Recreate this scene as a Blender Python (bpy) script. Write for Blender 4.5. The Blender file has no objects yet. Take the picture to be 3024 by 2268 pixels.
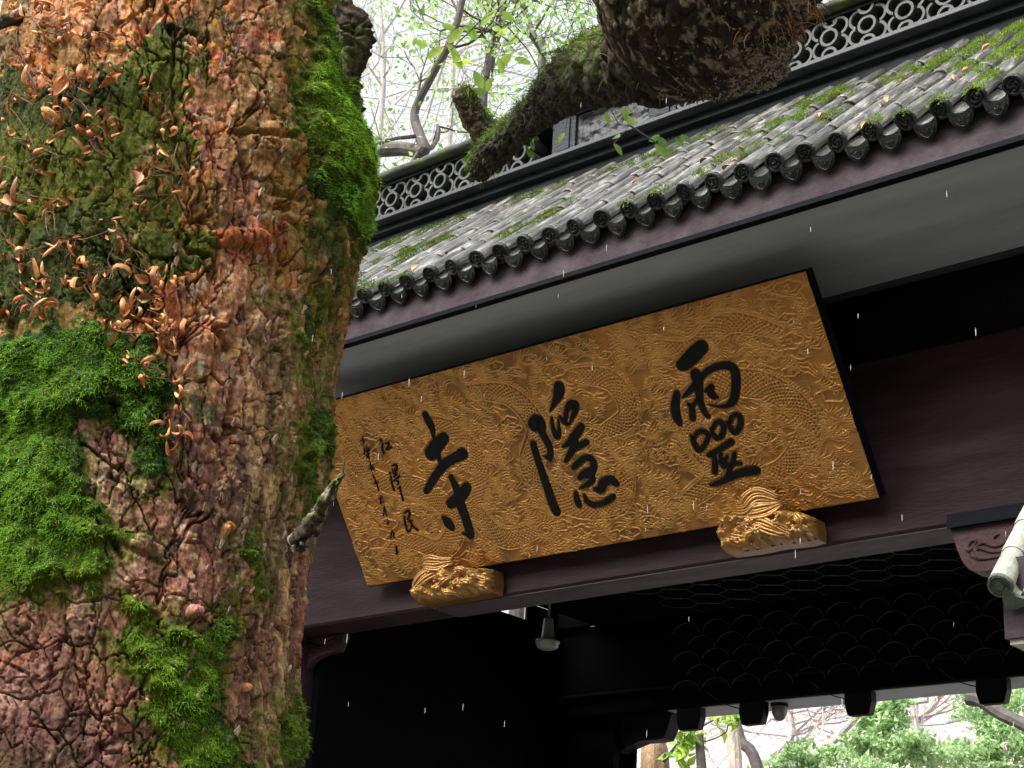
import bpy, math, random
import numpy as np
from mathutils import Vector, Matrix
random.seed(7); rng = np.random.default_rng(7)
rad = math.radians
SC = bpy.context.scene; COL = SC.collection
# ------------------------------------------------------------------ camera
F = 5000.0                                             # focal length in pixels of the 3024 px wide photograph
_U = np.array([6175., 1600., 5000.]); _U /= np.linalg.norm(_U)        # facade direction (to the right) seen by the camera
_Z = np.array([761., 12690., -5000.]); _Z /= np.linalg.norm(_Z); _Z -= _U*_U.dot(_Z); _Z /= np.linalg.norm(_Z)
R = np.array([_U, np.cross(_Z, _U), _Z])               # camera axes -> world axes
cam_d = bpy.data.cameras.new('camera'); cam = bpy.data.objects.new('camera', cam_d); COL.objects.link(cam)
cam_d.sensor_width = 36; cam_d.lens = 36*F/3024; cam_d.clip_start = .05; cam_d.clip_end = 1500
cam.matrix_world = Matrix([list(R[i])+[0] for i in range(3)]+[[0, 0, 0, 1]])
SC.camera = cam
# ------------------------------------------------------------------ daylight (rainy, overcast)
SUN_DIR = Vector((-.16, -.62, .84)).normalized()
world = bpy.data.worlds.new('World'); SC.world = world; world.use_nodes = True
wn = world.node_tree.nodes; wl = world.node_tree.links
sky = wn.new('ShaderNodeTexSky'); sky.sky_type = 'NISHITA'; sky.sun_disc = False
sky.sun_elevation = math.asin(SUN_DIR.z); sky.sun_rotation = math.atan2(SUN_DIR.x, SUN_DIR.y)
sky.dust_density = 7; sky.air_density = 1.3; sky.ozone_density = 1
hs = wn.new('ShaderNodeHueSaturation'); hs.inputs['Saturation'].default_value = .22; hs.inputs['Value'].default_value = 1.6
wl.new(sky.outputs[0], hs.inputs['Color']); wl.new(hs.outputs[0], wn['Background'].inputs[0])
wn['Background'].inputs[1].default_value = .15
sl = bpy.data.lights.new('sun', 'SUN'); sl.energy = 1.45; sl.angle = rad(10); sl.color = (1, .96, .9)
so = bpy.data.objects.new('sun', sl); COL.objects.link(so)
so.rotation_euler = SUN_DIR.to_track_quat('Z', 'Y').to_euler()
SC.view_settings.view_transform = 'Standard'; SC.view_settings.look = 'None'
SC.view_settings.exposure = .72; SC.view_settings.gamma = 1
try: SC.view_settings.use_curve_mapping = False
except Exception: pass
SC.cycles.max_bounces = 6; SC.cycles.diffuse_bounces = 3

# ------------------------------------------------------------------ helpers
def ray(px, py): return R @ np.array([(px-1512)/F, -(py-1134)/F, -1.])
def onY(px, py, y): r = ray(px, py); return r*(y/r[1])
def onX(px, py, x): r = ray(px, py); return r*(x/r[0])
def onD(px, py, d): return ray(px, py)*d
def project(P):
    c = P @ R; return 1512+F*c[..., 0]/-c[..., 2], 1134-F*c[..., 1]/-c[..., 2]

def mesh(name, V, Fc, mat=None, smooth=False, cols=None):
    m = bpy.data.meshes.new(name)
    if isinstance(Fc, np.ndarray):
        V = np.asarray(V, np.float32).reshape(-1, 3); n = Fc.shape[1]
        m.vertices.add(len(V)); m.vertices.foreach_set('co', V.ravel())
        m.loops.add(Fc.size); m.loops.foreach_set('vertex_index', Fc.astype(np.int32).ravel())
        m.polygons.add(len(Fc)); m.polygons.foreach_set('loop_start', np.arange(0, Fc.size, n, dtype=np.int32))
        m.polygons.foreach_set('loop_total', np.full(len(Fc), n, np.int32)); m.update(calc_edges=True)
    else:
        m.from_pydata([tuple(map(float, v)) for v in V], [], [tuple(f) for f in Fc]); m.update()
    if smooth: m.polygons.foreach_set('use_smooth', np.ones(len(m.polygons), bool))
    if cols is not None:
        a = m.color_attributes.new('col', 'FLOAT_COLOR', 'POINT')
        c = np.ones((len(m.vertices), 4), np.float32); c[:, :3] = cols; a.data.foreach_set('color', c.ravel())
    if mat: m.materials.append(mat)
    return m
def obj(name, m, parent=None, loc=None):
    o = bpy.data.objects.new(name, m); COL.objects.link(o)
    if parent: o.parent = parent
    if loc is not None: o.location = loc
    return o
def empty(name, loc=(0, 0, 0)):
    return obj(name, None, None, loc)
def tag(o, label=None, cat=None, group=None, kind=None):
    for k, v in (('label', label), ('category', cat), ('group', group), ('kind', kind)):
        if v: o[k] = v
    return o
class MB:
    def __init__(s): s.v = []; s.f = []
    def add(s, V, Fc):
        n = len(s.v); s.v += [tuple(map(float, p)) for p in V]; s.f += [tuple(i+n for i in f) for f in Fc]
    def box(s, x0, x1, y0, y1, z0, z1, bev=0):
        if bev:
            b = bev; P = []
            for (x, sx) in ((x0, 1), (x1, -1)):
                for (y, z) in ((y0+b, z0), (y1-b, z0), (y1, z0+b), (y1, z1-b), (y1-b, z1), (y0+b, z1), (y0, z1-b), (y0, z0+b)):
                    P.append((x, y, z))
            s.add(P, [tuple(range(7, -1, -1)), tuple(range(8, 16))]+[(i, (i+1) % 8, 8+(i+1) % 8, 8+i) for i in range(8)])
            return
        P = [(x, y, z) for x in (x0, x1) for y in (y0, y1) for z in (z0, z1)]
        s.add(P, [(0, 1, 3, 2), (4, 6, 7, 5), (0, 4, 5, 1), (2, 3, 7, 6), (0, 2, 6, 4), (1, 5, 7, 3)])
    def prism(s, poly, fn0, fn1):                      # poly in 2D, two placing functions
        n = len(poly); s.add([fn0(p) for p in poly]+[fn1(p) for p in poly],
              [tuple(range(n)), tuple(range(2*n-1, n-1, -1))]+[(i, i+n, (i+1) % n+n, (i+1) % n) for i in range(n)])
    def tube(s, pts, rs, n=6, caps=True):
        pts = [np.array(p, float) for p in pts]; b = len(s.v); k = len(pts)
        if not hasattr(rs, '__len__'): rs = [rs]*k
        up = np.array([.13, .21, 1.]); V = []
        for i in range(k):
            t = pts[min(i+1, k-1)]-pts[max(i-1, 0)]; t /= np.linalg.norm(t)+1e-9
            a = np.cross(t, up); a /= np.linalg.norm(a)+1e-9; c = np.cross(t, a); up = c if abs(t.dot(c)) < .9 else up
            up = -np.cross(a, t) if False else np.cross(a, t)
            for j in range(n):
                th = 2*math.pi*j/n; V.append(pts[i]+rs[i]*(math.cos(th)*a+math.sin(th)*np.cross(a, t)))
        Fc = [(i*n+j, i*n+(j+1) % n, (i+1)*n+(j+1) % n, (i+1)*n+j) for i in range(k-1) for j in range(n)]
        if caps: Fc += [tuple(range(n))[::-1], tuple((k-1)*n+j for j in range(n))]
        s.add(V, Fc)
    def build(s, name, mat, parent=None, smooth=False, loc=None):
        return obj(name, mesh(name, s.v, s.f, mat, smooth), parent, loc)

def smooth_path(P, n=8):                               # Catmull-Rom through the points (any dimension)
    P = np.array(P, float)
    if len(P) < 3:
        t = np.linspace(0, 1, n+1)[:, None]; return P[0]*(1-t)+P[-1]*t
    Q = np.vstack([2*P[0]-P[1], P, 2*P[-1]-P[-2]]); out = []
    for i in range(1, len(Q)-2):
        for k in range(n):
            t = k/n; a, b, c, d = Q[i-1:i+3]
            out.append(.5*((2*b)+(-a+c)*t+(2*a-5*b+4*c-d)*t*t+(-a+3*b-3*c+d)*t**3))
    out.append(P[-1]); return np.array(out)

# numpy noise
def _h(ix, iy, s):
    n = (ix.astype(np.int64)*374761393+iy.astype(np.int64)*668265263+s*1274126177) & 0xffffffff
    n = ((n ^ (n >> 13))*1274126177) & 0xffffffff; n = n ^ (n >> 16); return (n & 0xffffff)/float(0x1000000)
def vnoise(x, y, s=0):
    ix = np.floor(x); iy = np.floor(y); fx = x-ix; fy = y-iy; fx = fx*fx*(3-2*fx); fy = fy*fy*(3-2*fy)
    a = _h(ix, iy, s); b = _h(ix+1, iy, s); c = _h(ix, iy+1, s); d = _h(ix+1, iy+1, s)
    return (a*(1-fx)+b*fx)*(1-fy)+(c*(1-fx)+d*fx)*fy
def fbm(x, y, o=4, s=0):
    r = 0; A = 0
    for i in range(o):
        r = r+vnoise(x*2**i+i*17.3, y*2**i-i*9.1, s+i)*.5**i; A += .5**i
    return r/A
def worley(x, y, s=0):
    ix = np.floor(x); iy = np.floor(y); f1 = np.full(x.shape, 9.); f2 = f1.copy(); cid = np.zeros(x.shape)
    for dx in (-1, 0, 1):
        for dy in (-1, 0, 1):
            cx = ix+dx; cy = iy+dy; px = cx+_h(cx, cy, s+11); py = cy+_h(cx, cy, s+23)
            d = np.hypot(px-x, py-y); m = d < f1
            f2 = np.where(m, f1, np.minimum(f2, d)); cid = np.where(m, _h(cx, cy, s+37), cid); f1 = np.where(m, d, f1)
    return f1, f2, cid
def sstep(a, b, x): t = np.clip((x-a)/(b-a), 0, 1); return t*t*(3-2*t)
def mix(a, b, t): return a*(1-t[..., None])+np.array(b)*t[..., None]
def poly_sd(x, y, P):                                  # signed distance to a polygon, positive inside
    P = np.array(P, float); d = np.full(x.shape, 1e9); ins = np.zeros(x.shape, bool); n = len(P)
    for i in range(n):
        ax, ay = P[i]; bx, by = P[(i+1) % n]; ex, ey = bx-ax, by-ay
        t = np.clip(((x-ax)*ex+(y-ay)*ey)/(ex*ex+ey*ey), 0, 1)
        d = np.minimum(d, np.hypot(x-ax-t*ex, y-ay-t*ey))
        c = ((ay > y) != (by > y)) & (x < (bx-ax)*(y-ay)/((by-ay) if by != ay else 1e-9)+ax); ins ^= c
    return np.where(ins, d, -d)

# ------------------------------------------------------------------ materials
def new_mat(name):
    m = bpy.data.materials.new(name); m.use_nodes = True; return m, m.node_tree.nodes, m.node_tree.links, m.node_tree.nodes['Principled BSDF']
def noise_mat(name, stops, scale=8, rough=.6, bump=.3, bscale=None, metal=0, stretch=(1, 1, 1), detail=8, rand=0, spec=.5, dist=.01, coord='Object', coat=0):
    m, N, L, B = new_mat(name)
    tc = N.new('ShaderNodeTexCoord'); mp = N.new('ShaderNodeMapping'); mp.inputs['Scale'].default_value = stretch
    L.new(tc.outputs[coord], mp.inputs[0]); vec = mp.outputs[0]
    oi = N.new('ShaderNodeObjectInfo'); ad = N.new('ShaderNodeVectorMath'); ad.operation = 'ADD'
    cb = N.new('ShaderNodeMath'); cb.operation = 'MULTIPLY'; cb.inputs[1].default_value = 37
    L.new(oi.outputs['Random'], cb.inputs[0]); L.new(vec, ad.inputs[0]); L.new(cb.outputs[0], ad.inputs[1]); vec = ad.outputs[0]
    nz = N.new('ShaderNodeTexNoise'); nz.inputs['Scale'].default_value = scale; nz.inputs['Detail'].default_value = detail; nz.inputs['Roughness'].default_value = .65
    L.new(vec, nz.inputs['Vector'])
    rp = N.new('ShaderNodeValToRGB'); cr = rp.color_ramp
    while len(cr.elements) < len(stops): cr.elements.new(.5)
    for e, (p, c) in zip(cr.elements, stops): e.position = p; e.color = (*c, 1)
    L.new(nz.outputs[0], rp.inputs[0]); out = rp.outputs[0]
    if rand:
        h = N.new('ShaderNodeHueSaturation'); mr = N.new('ShaderNodeMapRange'); mr.inputs[3].default_value = 1-rand; mr.inputs[4].default_value = 1+rand
        L.new(oi.outputs['Random'], mr.inputs[0]); L.new(mr.outputs[0], h.inputs['Value']); L.new(out, h.inputs['Color']); out = h.outputs[0]
    L.new(out, B.inputs['Base Color'])
    n2 = N.new('ShaderNodeTexNoise'); n2.inputs['Scale'].default_value = bscale or scale*4; n2.inputs['Detail'].default_value = 6; L.new(vec, n2.inputs['Vector'])
    bp = N.new('ShaderNodeBump'); bp.inputs['Strength'].default_value = bump; bp.inputs['Distance'].default_value = dist
    L.new(n2.outputs[0], bp.inputs['Height']); L.new(bp.outputs[0], B.inputs['Normal'])
    mr = N.new('ShaderNodeMapRange'); mr.inputs[3].default_value = max(.05, rough-.12); mr.inputs[4].default_value = min(1, rough+.12)
    L.new(n2.outputs[0], mr.inputs[0]); L.new(mr.outputs[0], B.inputs['Roughness'])
    B.inputs['Metallic'].default_value = metal; B.inputs['Specular IOR Level'].default_value = spec
    B.inputs['Coat Weight'].default_value = coat
    return m
def attr_mat(name, rough=.8, bump=0, bscale=300, metal=0, spec=.4, transl=0, rv=0):
    m, N, L, B = new_mat(name)
    a = N.new('ShaderNodeVertexColor'); a.layer_name = 'col'; out = a.outputs[0]
    L.new(out, B.inputs['Base Color']); B.inputs['Roughness'].default_value = rough
    B.inputs['Metallic'].default_value = metal; B.inputs['Specular IOR Level'].default_value = spec
    if bump:
        tc = N.new('ShaderNodeTexCoord'); n2 = N.new('ShaderNodeTexNoise'); n2.inputs['Scale'].default_value = bscale; n2.inputs['Detail'].default_value = 5
        L.new(tc.outputs['Object'], n2.inputs['Vector']); bp = N.new('ShaderNodeBump'); bp.inputs['Strength'].default_value = bump; bp.inputs['Distance'].default_value = .01
        L.new(n2.outputs[0], bp.inputs['Height']); L.new(bp.outputs[0], B.inputs['Normal'])
    if transl:
        t = N.new('ShaderNodeBsdfTranslucent'); L.new(out, t.inputs[0]); mx = N.new('ShaderNodeMixShader'); mx.inputs[0].default_value = transl
        L.new(B.outputs[0], mx.inputs[1]); L.new(t.outputs[0], mx.inputs[2]); L.new(mx.outputs[0], N['Material Output'].inputs[0])
    return m
M = {}
M['maroon'] = noise_mat('maroon_paint', [(.25, (.018, .008, .010)), (.5, (.038, .020, .024)), (.72, (.070, .044, .050))], 2.2, .6, .5, 30, stretch=(.35, 1, 2.2), dist=.008, spec=.16)
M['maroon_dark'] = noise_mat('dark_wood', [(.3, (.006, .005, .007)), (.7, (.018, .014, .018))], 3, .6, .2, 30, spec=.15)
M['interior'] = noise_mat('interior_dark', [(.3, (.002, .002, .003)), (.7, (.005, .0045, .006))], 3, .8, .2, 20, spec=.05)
M['beam_under'] = noise_mat('beam_underside', [(.3, (.06, .05, .053)), (.7, (.12, .10, .105))], 5, .6, .3, 30, stretch=(.3, 1, 1), spec=.2)
M['soffit'] = noise_mat('soffit_grey', [(.25, (.30, .345, .365)), (.5, (.38, .42, .44)), (.75, (.46, .49, .51))], 1.6, .55, .2, 12, stretch=(.4, 2.5, 1), spec=.25)
M['fascia'] = noise_mat('fascia_purple', [(.3, (.034, .020, .026)), (.5, (.056, .040, .048)), (.72, (.088, .070, .080))], 3.5, .65, .5, 25, spec=.15)
M['black'] = noise_mat('black_lacquer', [(.3, (.006, .007, .010)), (.7, (.007, .008, .011))], 6, .6, .15, 40, spec=.06)
M['ink'] = noise_mat('ink_black', [(.3, (.003, .004, .005)), (.7, (.008, .009, .010))], 20, .5, .3, 160, dist=.003, spec=.12)
M['slate'] = noise_mat('ridge_plaster', [(.3, (.008, .011, .015)), (.55, (.018, .024, .030)), (.8, (.055, .065, .072))], 4, .55, .7, 26, stretch=(.5, 1, 1.6), spec=.25)
M['ledge'] = noise_mat('ledge_stone', [(.3, (.022, .026, .032)), (.7, (.05, .056, .064))], 7, .5, .3, 60)
M['ring'] = noise_mat('openwork_clay', [(.25, (.03, .034, .032)), (.6, (.066, .073, .068)), (.8, (.13, .13, .12))], 12, .6, .4, 90, rand=.15)
M['plaster'] = noise_mat('relief_plaster', [(.25, (.015, .017, .019)), (.48, (.035, .039, .04)), (.6, (.07, .075, .07)), (.8, (.10, .105, .095))], 5, .6, 1, 11, dist=.04)
M['coping'] = noise_mat('coping_mossy', [(.3, (.025, .028, .022)), (.5, (.055, .06, .045)), (.58, (.06, .10, .012)), (.8, (.13, .20, .02))], 5, .7, .6, 40)
# wet roof tiles: grey clay, long streaks, patches of olive lichen
def tile_mat():
    m = noise_mat('roof_tile_clay', [(.28, (.015, .017, .015)), (.42, (.056, .056, .050)), (.54, (.125, .123, .112)), (.67, (.40, .39, .35))], 9, .34, .8, 42, stretch=(3.6, .4, 3.6), rand=.38, spec=.8, dist=.012)
    N, L = m.node_tree.nodes, m.node_tree.links; B = N['Principled BSDF']
    src = B.inputs['Base Color'].links[0].from_socket
    g = N.new('ShaderNodeNewGeometry'); nz = N.new('ShaderNodeTexNoise'); nz.inputs['Scale'].default_value = 2.6; nz.inputs['Detail'].default_value = 7
    L.new(g.outputs['Position'], nz.inputs['Vector'])
    rp = N.new('ShaderNodeValToRGB'); rp.color_ramp.elements[0].position = .54; rp.color_ramp.elements[1].position = .66
    L.new(nz.outputs[0], rp.inputs[0]); mx = N.new('ShaderNodeMix'); mx.data_type = 'RGBA'
    L.new(rp.outputs[0], mx.inputs[0]); L.new(src, mx.inputs[6]); mx.inputs[7].default_value = (.06, .062, .028, 1)
    L.new(mx.outputs[2], B.inputs['Base Color']); return m
M['tile'] = tile_mat()
M['tile_end'] = noise_mat('tile_end_clay', [(.3, (.004, .006, .0055)), (.6, (.012, .016, .0145)), (.8, (.034, .042, .028))], 14, .55, .8, 60, rand=.3)
M['gold'] = attr_mat('gold_leaf', .36, .7, 110, .42, .6)
M['goldcarve'] = attr_mat('carved_gold', .36, .6, 90, .45, .6)
def bark_mat():
    m = attr_mat('bark', .85, 0, 0, 0, .25); N, L = m.node_tree.nodes, m.node_tree.links; B = N['Principled BSDF']; src = B.inputs['Base Color'].links[0].from_socket
    tc = N.new('ShaderNodeTexCoord'); mp = N.new('ShaderNodeMapping'); mp.inputs['Scale'].default_value = (1, 1, .5); L.new(tc.outputs['Object'], mp.inputs[0])
    n1 = N.new('ShaderNodeTexNoise'); n1.inputs['Scale'].default_value = 70; n1.inputs['Detail'].default_value = 7; n1.inputs['Roughness'].default_value = .75; n1.inputs['Distortion'].default_value = .6; L.new(mp.outputs[0], n1.inputs['Vector'])
    r1 = N.new('ShaderNodeValToRGB'); e = r1.color_ramp.elements; e[0].position = .36; e[0].color = (.30, .26, .25, 1); e[1].position = .62; e[1].color = (1.35, 1.3, 1.22, 1); L.new(n1.outputs[0], r1.inputs[0])
    mx = N.new('ShaderNodeMix'); mx.data_type = 'RGBA'; mx.blend_type = 'MULTIPLY'; mx.inputs[0].default_value = .85; L.new(src, mx.inputs[6]); L.new(r1.outputs[0], mx.inputs[7]); L.new(mx.outputs[2], B.inputs['Base Color'])
    v = N.new('ShaderNodeTexVoronoi'); v.feature = 'DISTANCE_TO_EDGE'; v.inputs['Scale'].default_value = 42; n2 = N.new('ShaderNodeTexNoise'); n2.inputs['Scale'].default_value = 25; L.new(mp.outputs[0], n2.inputs['Vector'])
    va = N.new('ShaderNodeVectorMath'); va.operation = 'SCALE'; va.inputs[3].default_value = .06; L.new(n2.outputs[1], va.inputs[0]); vb = N.new('ShaderNodeVectorMath'); L.new(mp.outputs[0], vb.inputs[0]); L.new(va.outputs[0], vb.inputs[1]); L.new(vb.outputs[0], v.inputs['Vector'])
    r2 = N.new('ShaderNodeValToRGB'); r2.color_ramp.elements[1].position = .12; L.new(v.outputs['Distance'], r2.inputs[0])
    ad = N.new('ShaderNodeMath'); ad.operation = 'ADD'; L.new(n1.outputs[0], ad.inputs[0]); ml = N.new('ShaderNodeMath'); ml.operation = 'MULTIPLY'; ml.inputs[1].default_value = .05; L.new(r2.outputs[0], ml.inputs[0]); L.new(ml.outputs[0], ad.inputs[1])
    bp = N.new('ShaderNodeBump'); bp.inputs['Strength'].default_value = 1; bp.inputs['Distance'].default_value = .009; L.new(ad.outputs[0], bp.inputs['Height']); L.new(bp.outputs[0], B.inputs['Normal']); return m
M['bark'] = bark_mat()
M['mossm'] = attr_mat('moss_fronds', .75, 0, 0, 0, .25, .3)
M['leafm'] = attr_mat('green_leaves', .5, 0, 0, 0, .4, .45)
M['deadleaf'] = noise_mat('dead_leaf', [(.3, (.26, .085, .03)), (.5, (.55, .22, .075)), (.68, (.85, .47, .19))], 22, .5, .5, 160, rand=.45, spec=.4, dist=.003)
M['vine'] = noise_mat('vine_stem', [(.3, (.06, .035, .02)), (.7, (.20, .11, .05))], 40, .7, .4)
M['twig'] = noise_mat('twig_bark', [(.3, (.05, .042, .04)), (.7, (.13, .11, .10))], 9, .8, .6, 60)
M['paletwig'] = noise_mat('pale_twig_bark', [(.3, (.34, .32, .31)), (.7, (.58, .54, .52))], 9, .8, .5, 60)
M['brownbark'] = noise_mat('brown_bark', [(.35, (.14, .08, .04)), (.65, (.4, .27, .15))], 7, .8, 1, 25, stretch=(1, 1, .3), dist=.05)
M['paletan'] = noise_mat('pale_tan_bark', [(.35, (.38, .32, .25)), (.65, (.62, .54, .44))], 7, .8, 1, 25, stretch=(1, 1, .3), dist=.05)
M['ground'] = noise_mat('ground_earth', [(.3, (.035, .03, .024)), (.7, (.08, .07, .055))], .8, .8, .5, 12)
M['paving'] = noise_mat('paving_stone', [(.3, (.06, .06, .056)), (.7, (.12, .115, .105))], 2, .6, .4, 30)
M['hill'] = noise_mat('hazed_hillside_litter', [(.35, (.20, .17, .18)), (.47, (.38, .32, .30)), (.56, (.30, .31, .34)), (.68, (.46, .33, .27))], 2.2, .9, .8, 4, detail=12, dist=.3)  # leaf litter tones, paled so that haze is painted into them
M['blocker'] = noise_mat('light_blocker_green', [(.3, (.02, .03, .012)), (.7, (.07, .09, .03))], .8, .9, 1, 3, dist=.4, spec=.1)
M['lamp'] = noise_mat('lamp_metal', [(.3, (.16, .17, .17)), (.7, (.26, .27, .27))], 10, .4, .2, metal=.3)
M['lampglass'] = noise_mat('lamp_glass', [(.3, (.22, .22, .21)), (.7, (.30, .30, .29))], 20, .25, .1)
M['blackmetal'] = noise_mat('black_metal', [(.3, (.004, .004, .005)), (.7, (.010, .010, .012))], 15, .45, .2, spec=.15)
M['wire'] = noise_mat('lattice_strip', [(.3, (.04, .034, .03)), (.7, (.085, .07, .062))], 15, .45, .2)
M['palewall'] = noise_mat('pale_tile_clay', [(.3, (.20, .24, .20)), (.5, (.42, .44, .36)), (.7, (.62, .62, .48))], 10, .5, .7, 50)
M['paleend'] = noise_mat('pale_tile_end', [(.3, (.05, .065, .055)), (.6, (.13, .16, .13)), (.8, (.22, .25, .2))], 12, .6, .9, 60)
M['corbel'] = noise_mat('corbel_red', [(.3, (.030, .014, .014)), (.7, (.065, .034, .035))], 6, .55, .5, 50, spec=.2)

# ------------------------------------------------------------------ the setting
g = MB(); g.box(-400, 400, -300, 600, -2.1, -1.6); tag(g.build('ground', M['ground']), kind='structure')
g = MB(); g.box(-30, 20, 6, 18, -1.75, -1.596); tag(g.build('paving', M['paving']), kind='structure')
def hill():
    nx, ny = 110, 60; xs = np.linspace(-260, 140, nx); ys = np.linspace(24, 260, ny); X, Y = np.meshgrid(xs, ys)
    Zz = -1.7+sstep(24, 92, Y)*22+fbm(X/12, Y/12, 4, 5)*5*sstep(24, 45, Y)+fbm(X/2.5, Y/2.5, 3, 6)*1.2*sstep(24, 34, Y)
    V = np.stack([X, Y, Zz], -1).reshape(-1, 3); i = np.arange(nx*ny).reshape(ny, nx)
    Fc = np.stack([i[:-1, :-1], i[:-1, 1:], i[1:, 1:], i[1:, :-1]], -1).reshape(-1, 4)
    tag(obj('hillside', mesh('hillside', V, Fc, M['hill'], True)), kind='structure')
hill()
def light_blocker_slope():  # unseen wooded rise, added behind the camera to block low skylight
    nx, ny = 90, 24; xs = np.linspace(-130, 130, nx); t = np.linspace(0, 1, ny); X, T = np.meshgrid(xs, t); Y = -22-60*T+6*fbm(X/15, T*3, 3, 90)-.0012*X*X*0
    Zz = -1.7+sstep(0, .45, T)*24+sstep(.2, 1, T)*14+4*fbm(X/5, T*9, 4, 91)*sstep(0, .1, T)
    V = np.stack([X, Y, Zz], -1).reshape(-1, 3); i = np.arange(nx*ny).reshape(ny, nx); Fc = np.stack([i[:-1, :-1], i[:-1, 1:], i[1:, 1:], i[1:, :-1]], -1).reshape(-1, 4)
    tag(obj('light_blocker_slope', mesh('light_blocker_slope', V, Fc, M['blocker'], True)), kind='structure')
light_blocker_slope()

# ------------------------------------------------------------------ gate building
gate = tag(empty('gate_building', (-8, 12, -1.6)), 'dark timber temple gate with mossy grey tiled eave and openwork ridge wall', 'gate building')
def gb(b, name, mat, parent=gate, smooth=False):
    o = b.build(name, mat, None, smooth); o.parent = parent
    o.matrix_parent_inverse = Matrix.Translation(-Vector(gate.location)) if parent == gate else Matrix.Identity(4)
    return o
XL, XR = -12.6, -1.0
b = MB(); b.box(XL, XR, 10, 10.37, 3.404, 4.715, .018); beam = gb(b, 'front_beam', M['maroon'])
b = MB(); b.box(-9.6, XR, 10.02, 10.35, 3.396, 3.402); gb(b, 'beam_underside', M['beam_under'])
b = MB(); b.box(XL, XR, 10.25, 10.34, 4.72, 6.2); gb(b, 'recess_wall', M['maroon_dark'])
b = MB(); b.box(XL, XR, 8.56, 9.83, 5.205, 5.24); gb(b, 'soffit', M['soffit'])
b = MB(); b.box(XL, XR, 9.832, 9.87, 5.17, 5.24); gb(b, 'soffit_trim', M['ledge'])
b = MB(); b.box(XL, XR, 8.50, 8.55, 5.225, 5.46); gb(b, 'fascia', M['fascia'])
b = MB(); b.box(XL, XR, 8.488, 8.557, 5.186, 5.222); gb(b, 'fascia_trim', M['black'])
# roof
AL = rad(41.6); ca, sa = math.cos(AL), math.sin(AL); EY, EZ = 8.4, 5.5; ROOFL = 2.66; SP = .2375
b = MB(); b.prism([(8.5, 5.47), (10.5, 5.5+2.1*sa/ca-.13), (10.5, 5.3+2.1*sa/ca-.12), (8.62, 5.3)], lambda p: (XL, *p), lambda p: (XR, *p))
deck = gb(b, 'roof_deck', M['slate'])
b = MB(); b.prism([(10.5, 7.3), (14.8, 4.3), (14.8, 4.2), (10.5, 7.1)], lambda p: (-11.3, *p), lambda p: (XR, *p)); gb(b, 'rear_roof', M['slate'])
def on_roof(x, s, h=0): return np.array([x, EY+s*ca-h*sa, EZ+s*sa+h*ca])
MROOF = Matrix(((1, 0, 0, 0), (0, ca, -sa, 0), (0, sa, ca, 0), (0, 0, 0, 1)))
def roll_mesh(seed):
    r = random.Random(seed); n = 22; L_ = .452; V = []; Fc = []; ks = [(0, .0655), (.012, .0685), (.03, .066), (.2, .062), (L_, .055)]
    for (s, ra) in ks:
        for j in range(n+1):
            th = math.pi*(-.08+1.16*j/n); w = ra*(1+.028*math.sin(11*th+seed)+.02*math.sin(5*th+seed*2)+r.uniform(-.012, .012))
            V.append((w*math.cos(th), s, w*math.sin(th)))
    for i in range(len(ks)-1):
        for j in range(n): a = i*(n+1)+j; Fc.append((a, a+1, a+n+2, a+n+1))
    m0 = len(V)
    for j in range(n+1): th = math.pi*(-.08+1.16*j/n); V.append((.048*math.cos(th), 0, .048*math.sin(th)))
    for j in range(n+1): th = math.pi*(-.08+1.16*j/n); V.append((.048*math.cos(th), .06, .048*math.sin(th)))
    for j in range(n): Fc += [(m0+j, m0+j+1, j+1, j), (m0+n+1+j, m0+n+2+j, m0+j+1, m0+j)]
    return mesh('roll_tile', V, Fc, M['tile'], True)
rolls = [roll_mesh(i) for i in range(5)]
def pan_mesh():
    V = []; Fc = []
    for s in (0, .03, .30):
        for j in range(7): u = -1+j/3; V.append((.085*u, s, -.035+.035*u*u-(s > .2)*.012))
    for i in range(2):
        for j in range(6): a = i*7+j; Fc.append((a, a+1, a+8, a+7))
    for j in range(6): Fc.append((j, j+1, 22+j, 21+j))
    for j in range(7): u = -1+j/3; V.append((.085*u, 0, -.05+.035*u*u))
    return mesh('pan_tile', V, Fc, M['tile'], True)
pan = pan_mesh()
def disc_mesh(seed):                                   # end tile of a roll, raised rings and a knot in the middle
    prof = [(0, .014), (.012, .016), (.016, .008), (.024, .008), (.028, .015), (.034, .015), (.038, .008), (.048, .008), (.052, .017), (.064, .017), (.068, .011), (.067, -.03)]
    n = 26; r = random.Random(seed); V = []; Fc = []
    for k, (ra, h) in enumerate(prof):
        for j in range(n):
            th = 2*math.pi*j/n; rr = ra*(1+.03*math.sin(th*2+seed)); w = .004*math.sin(th*(3+seed % 3)+ra*150+seed)*(0 < k < 8)
            V.append((rr*math.cos(th), -h-w-r.uniform(0, .0015), rr*math.sin(th)))
    for k in range(len(prof)-1):
        for j in range(n): Fc.append((k*n+j, (k+1)*n+j, (k+1)*n+(j+1) % n, k*n+(j+1) % n))
    return mesh('tile_disc', V, Fc, M['tile_end'], False)
discs = [disc_mesh(i) for i in range(4)]
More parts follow.
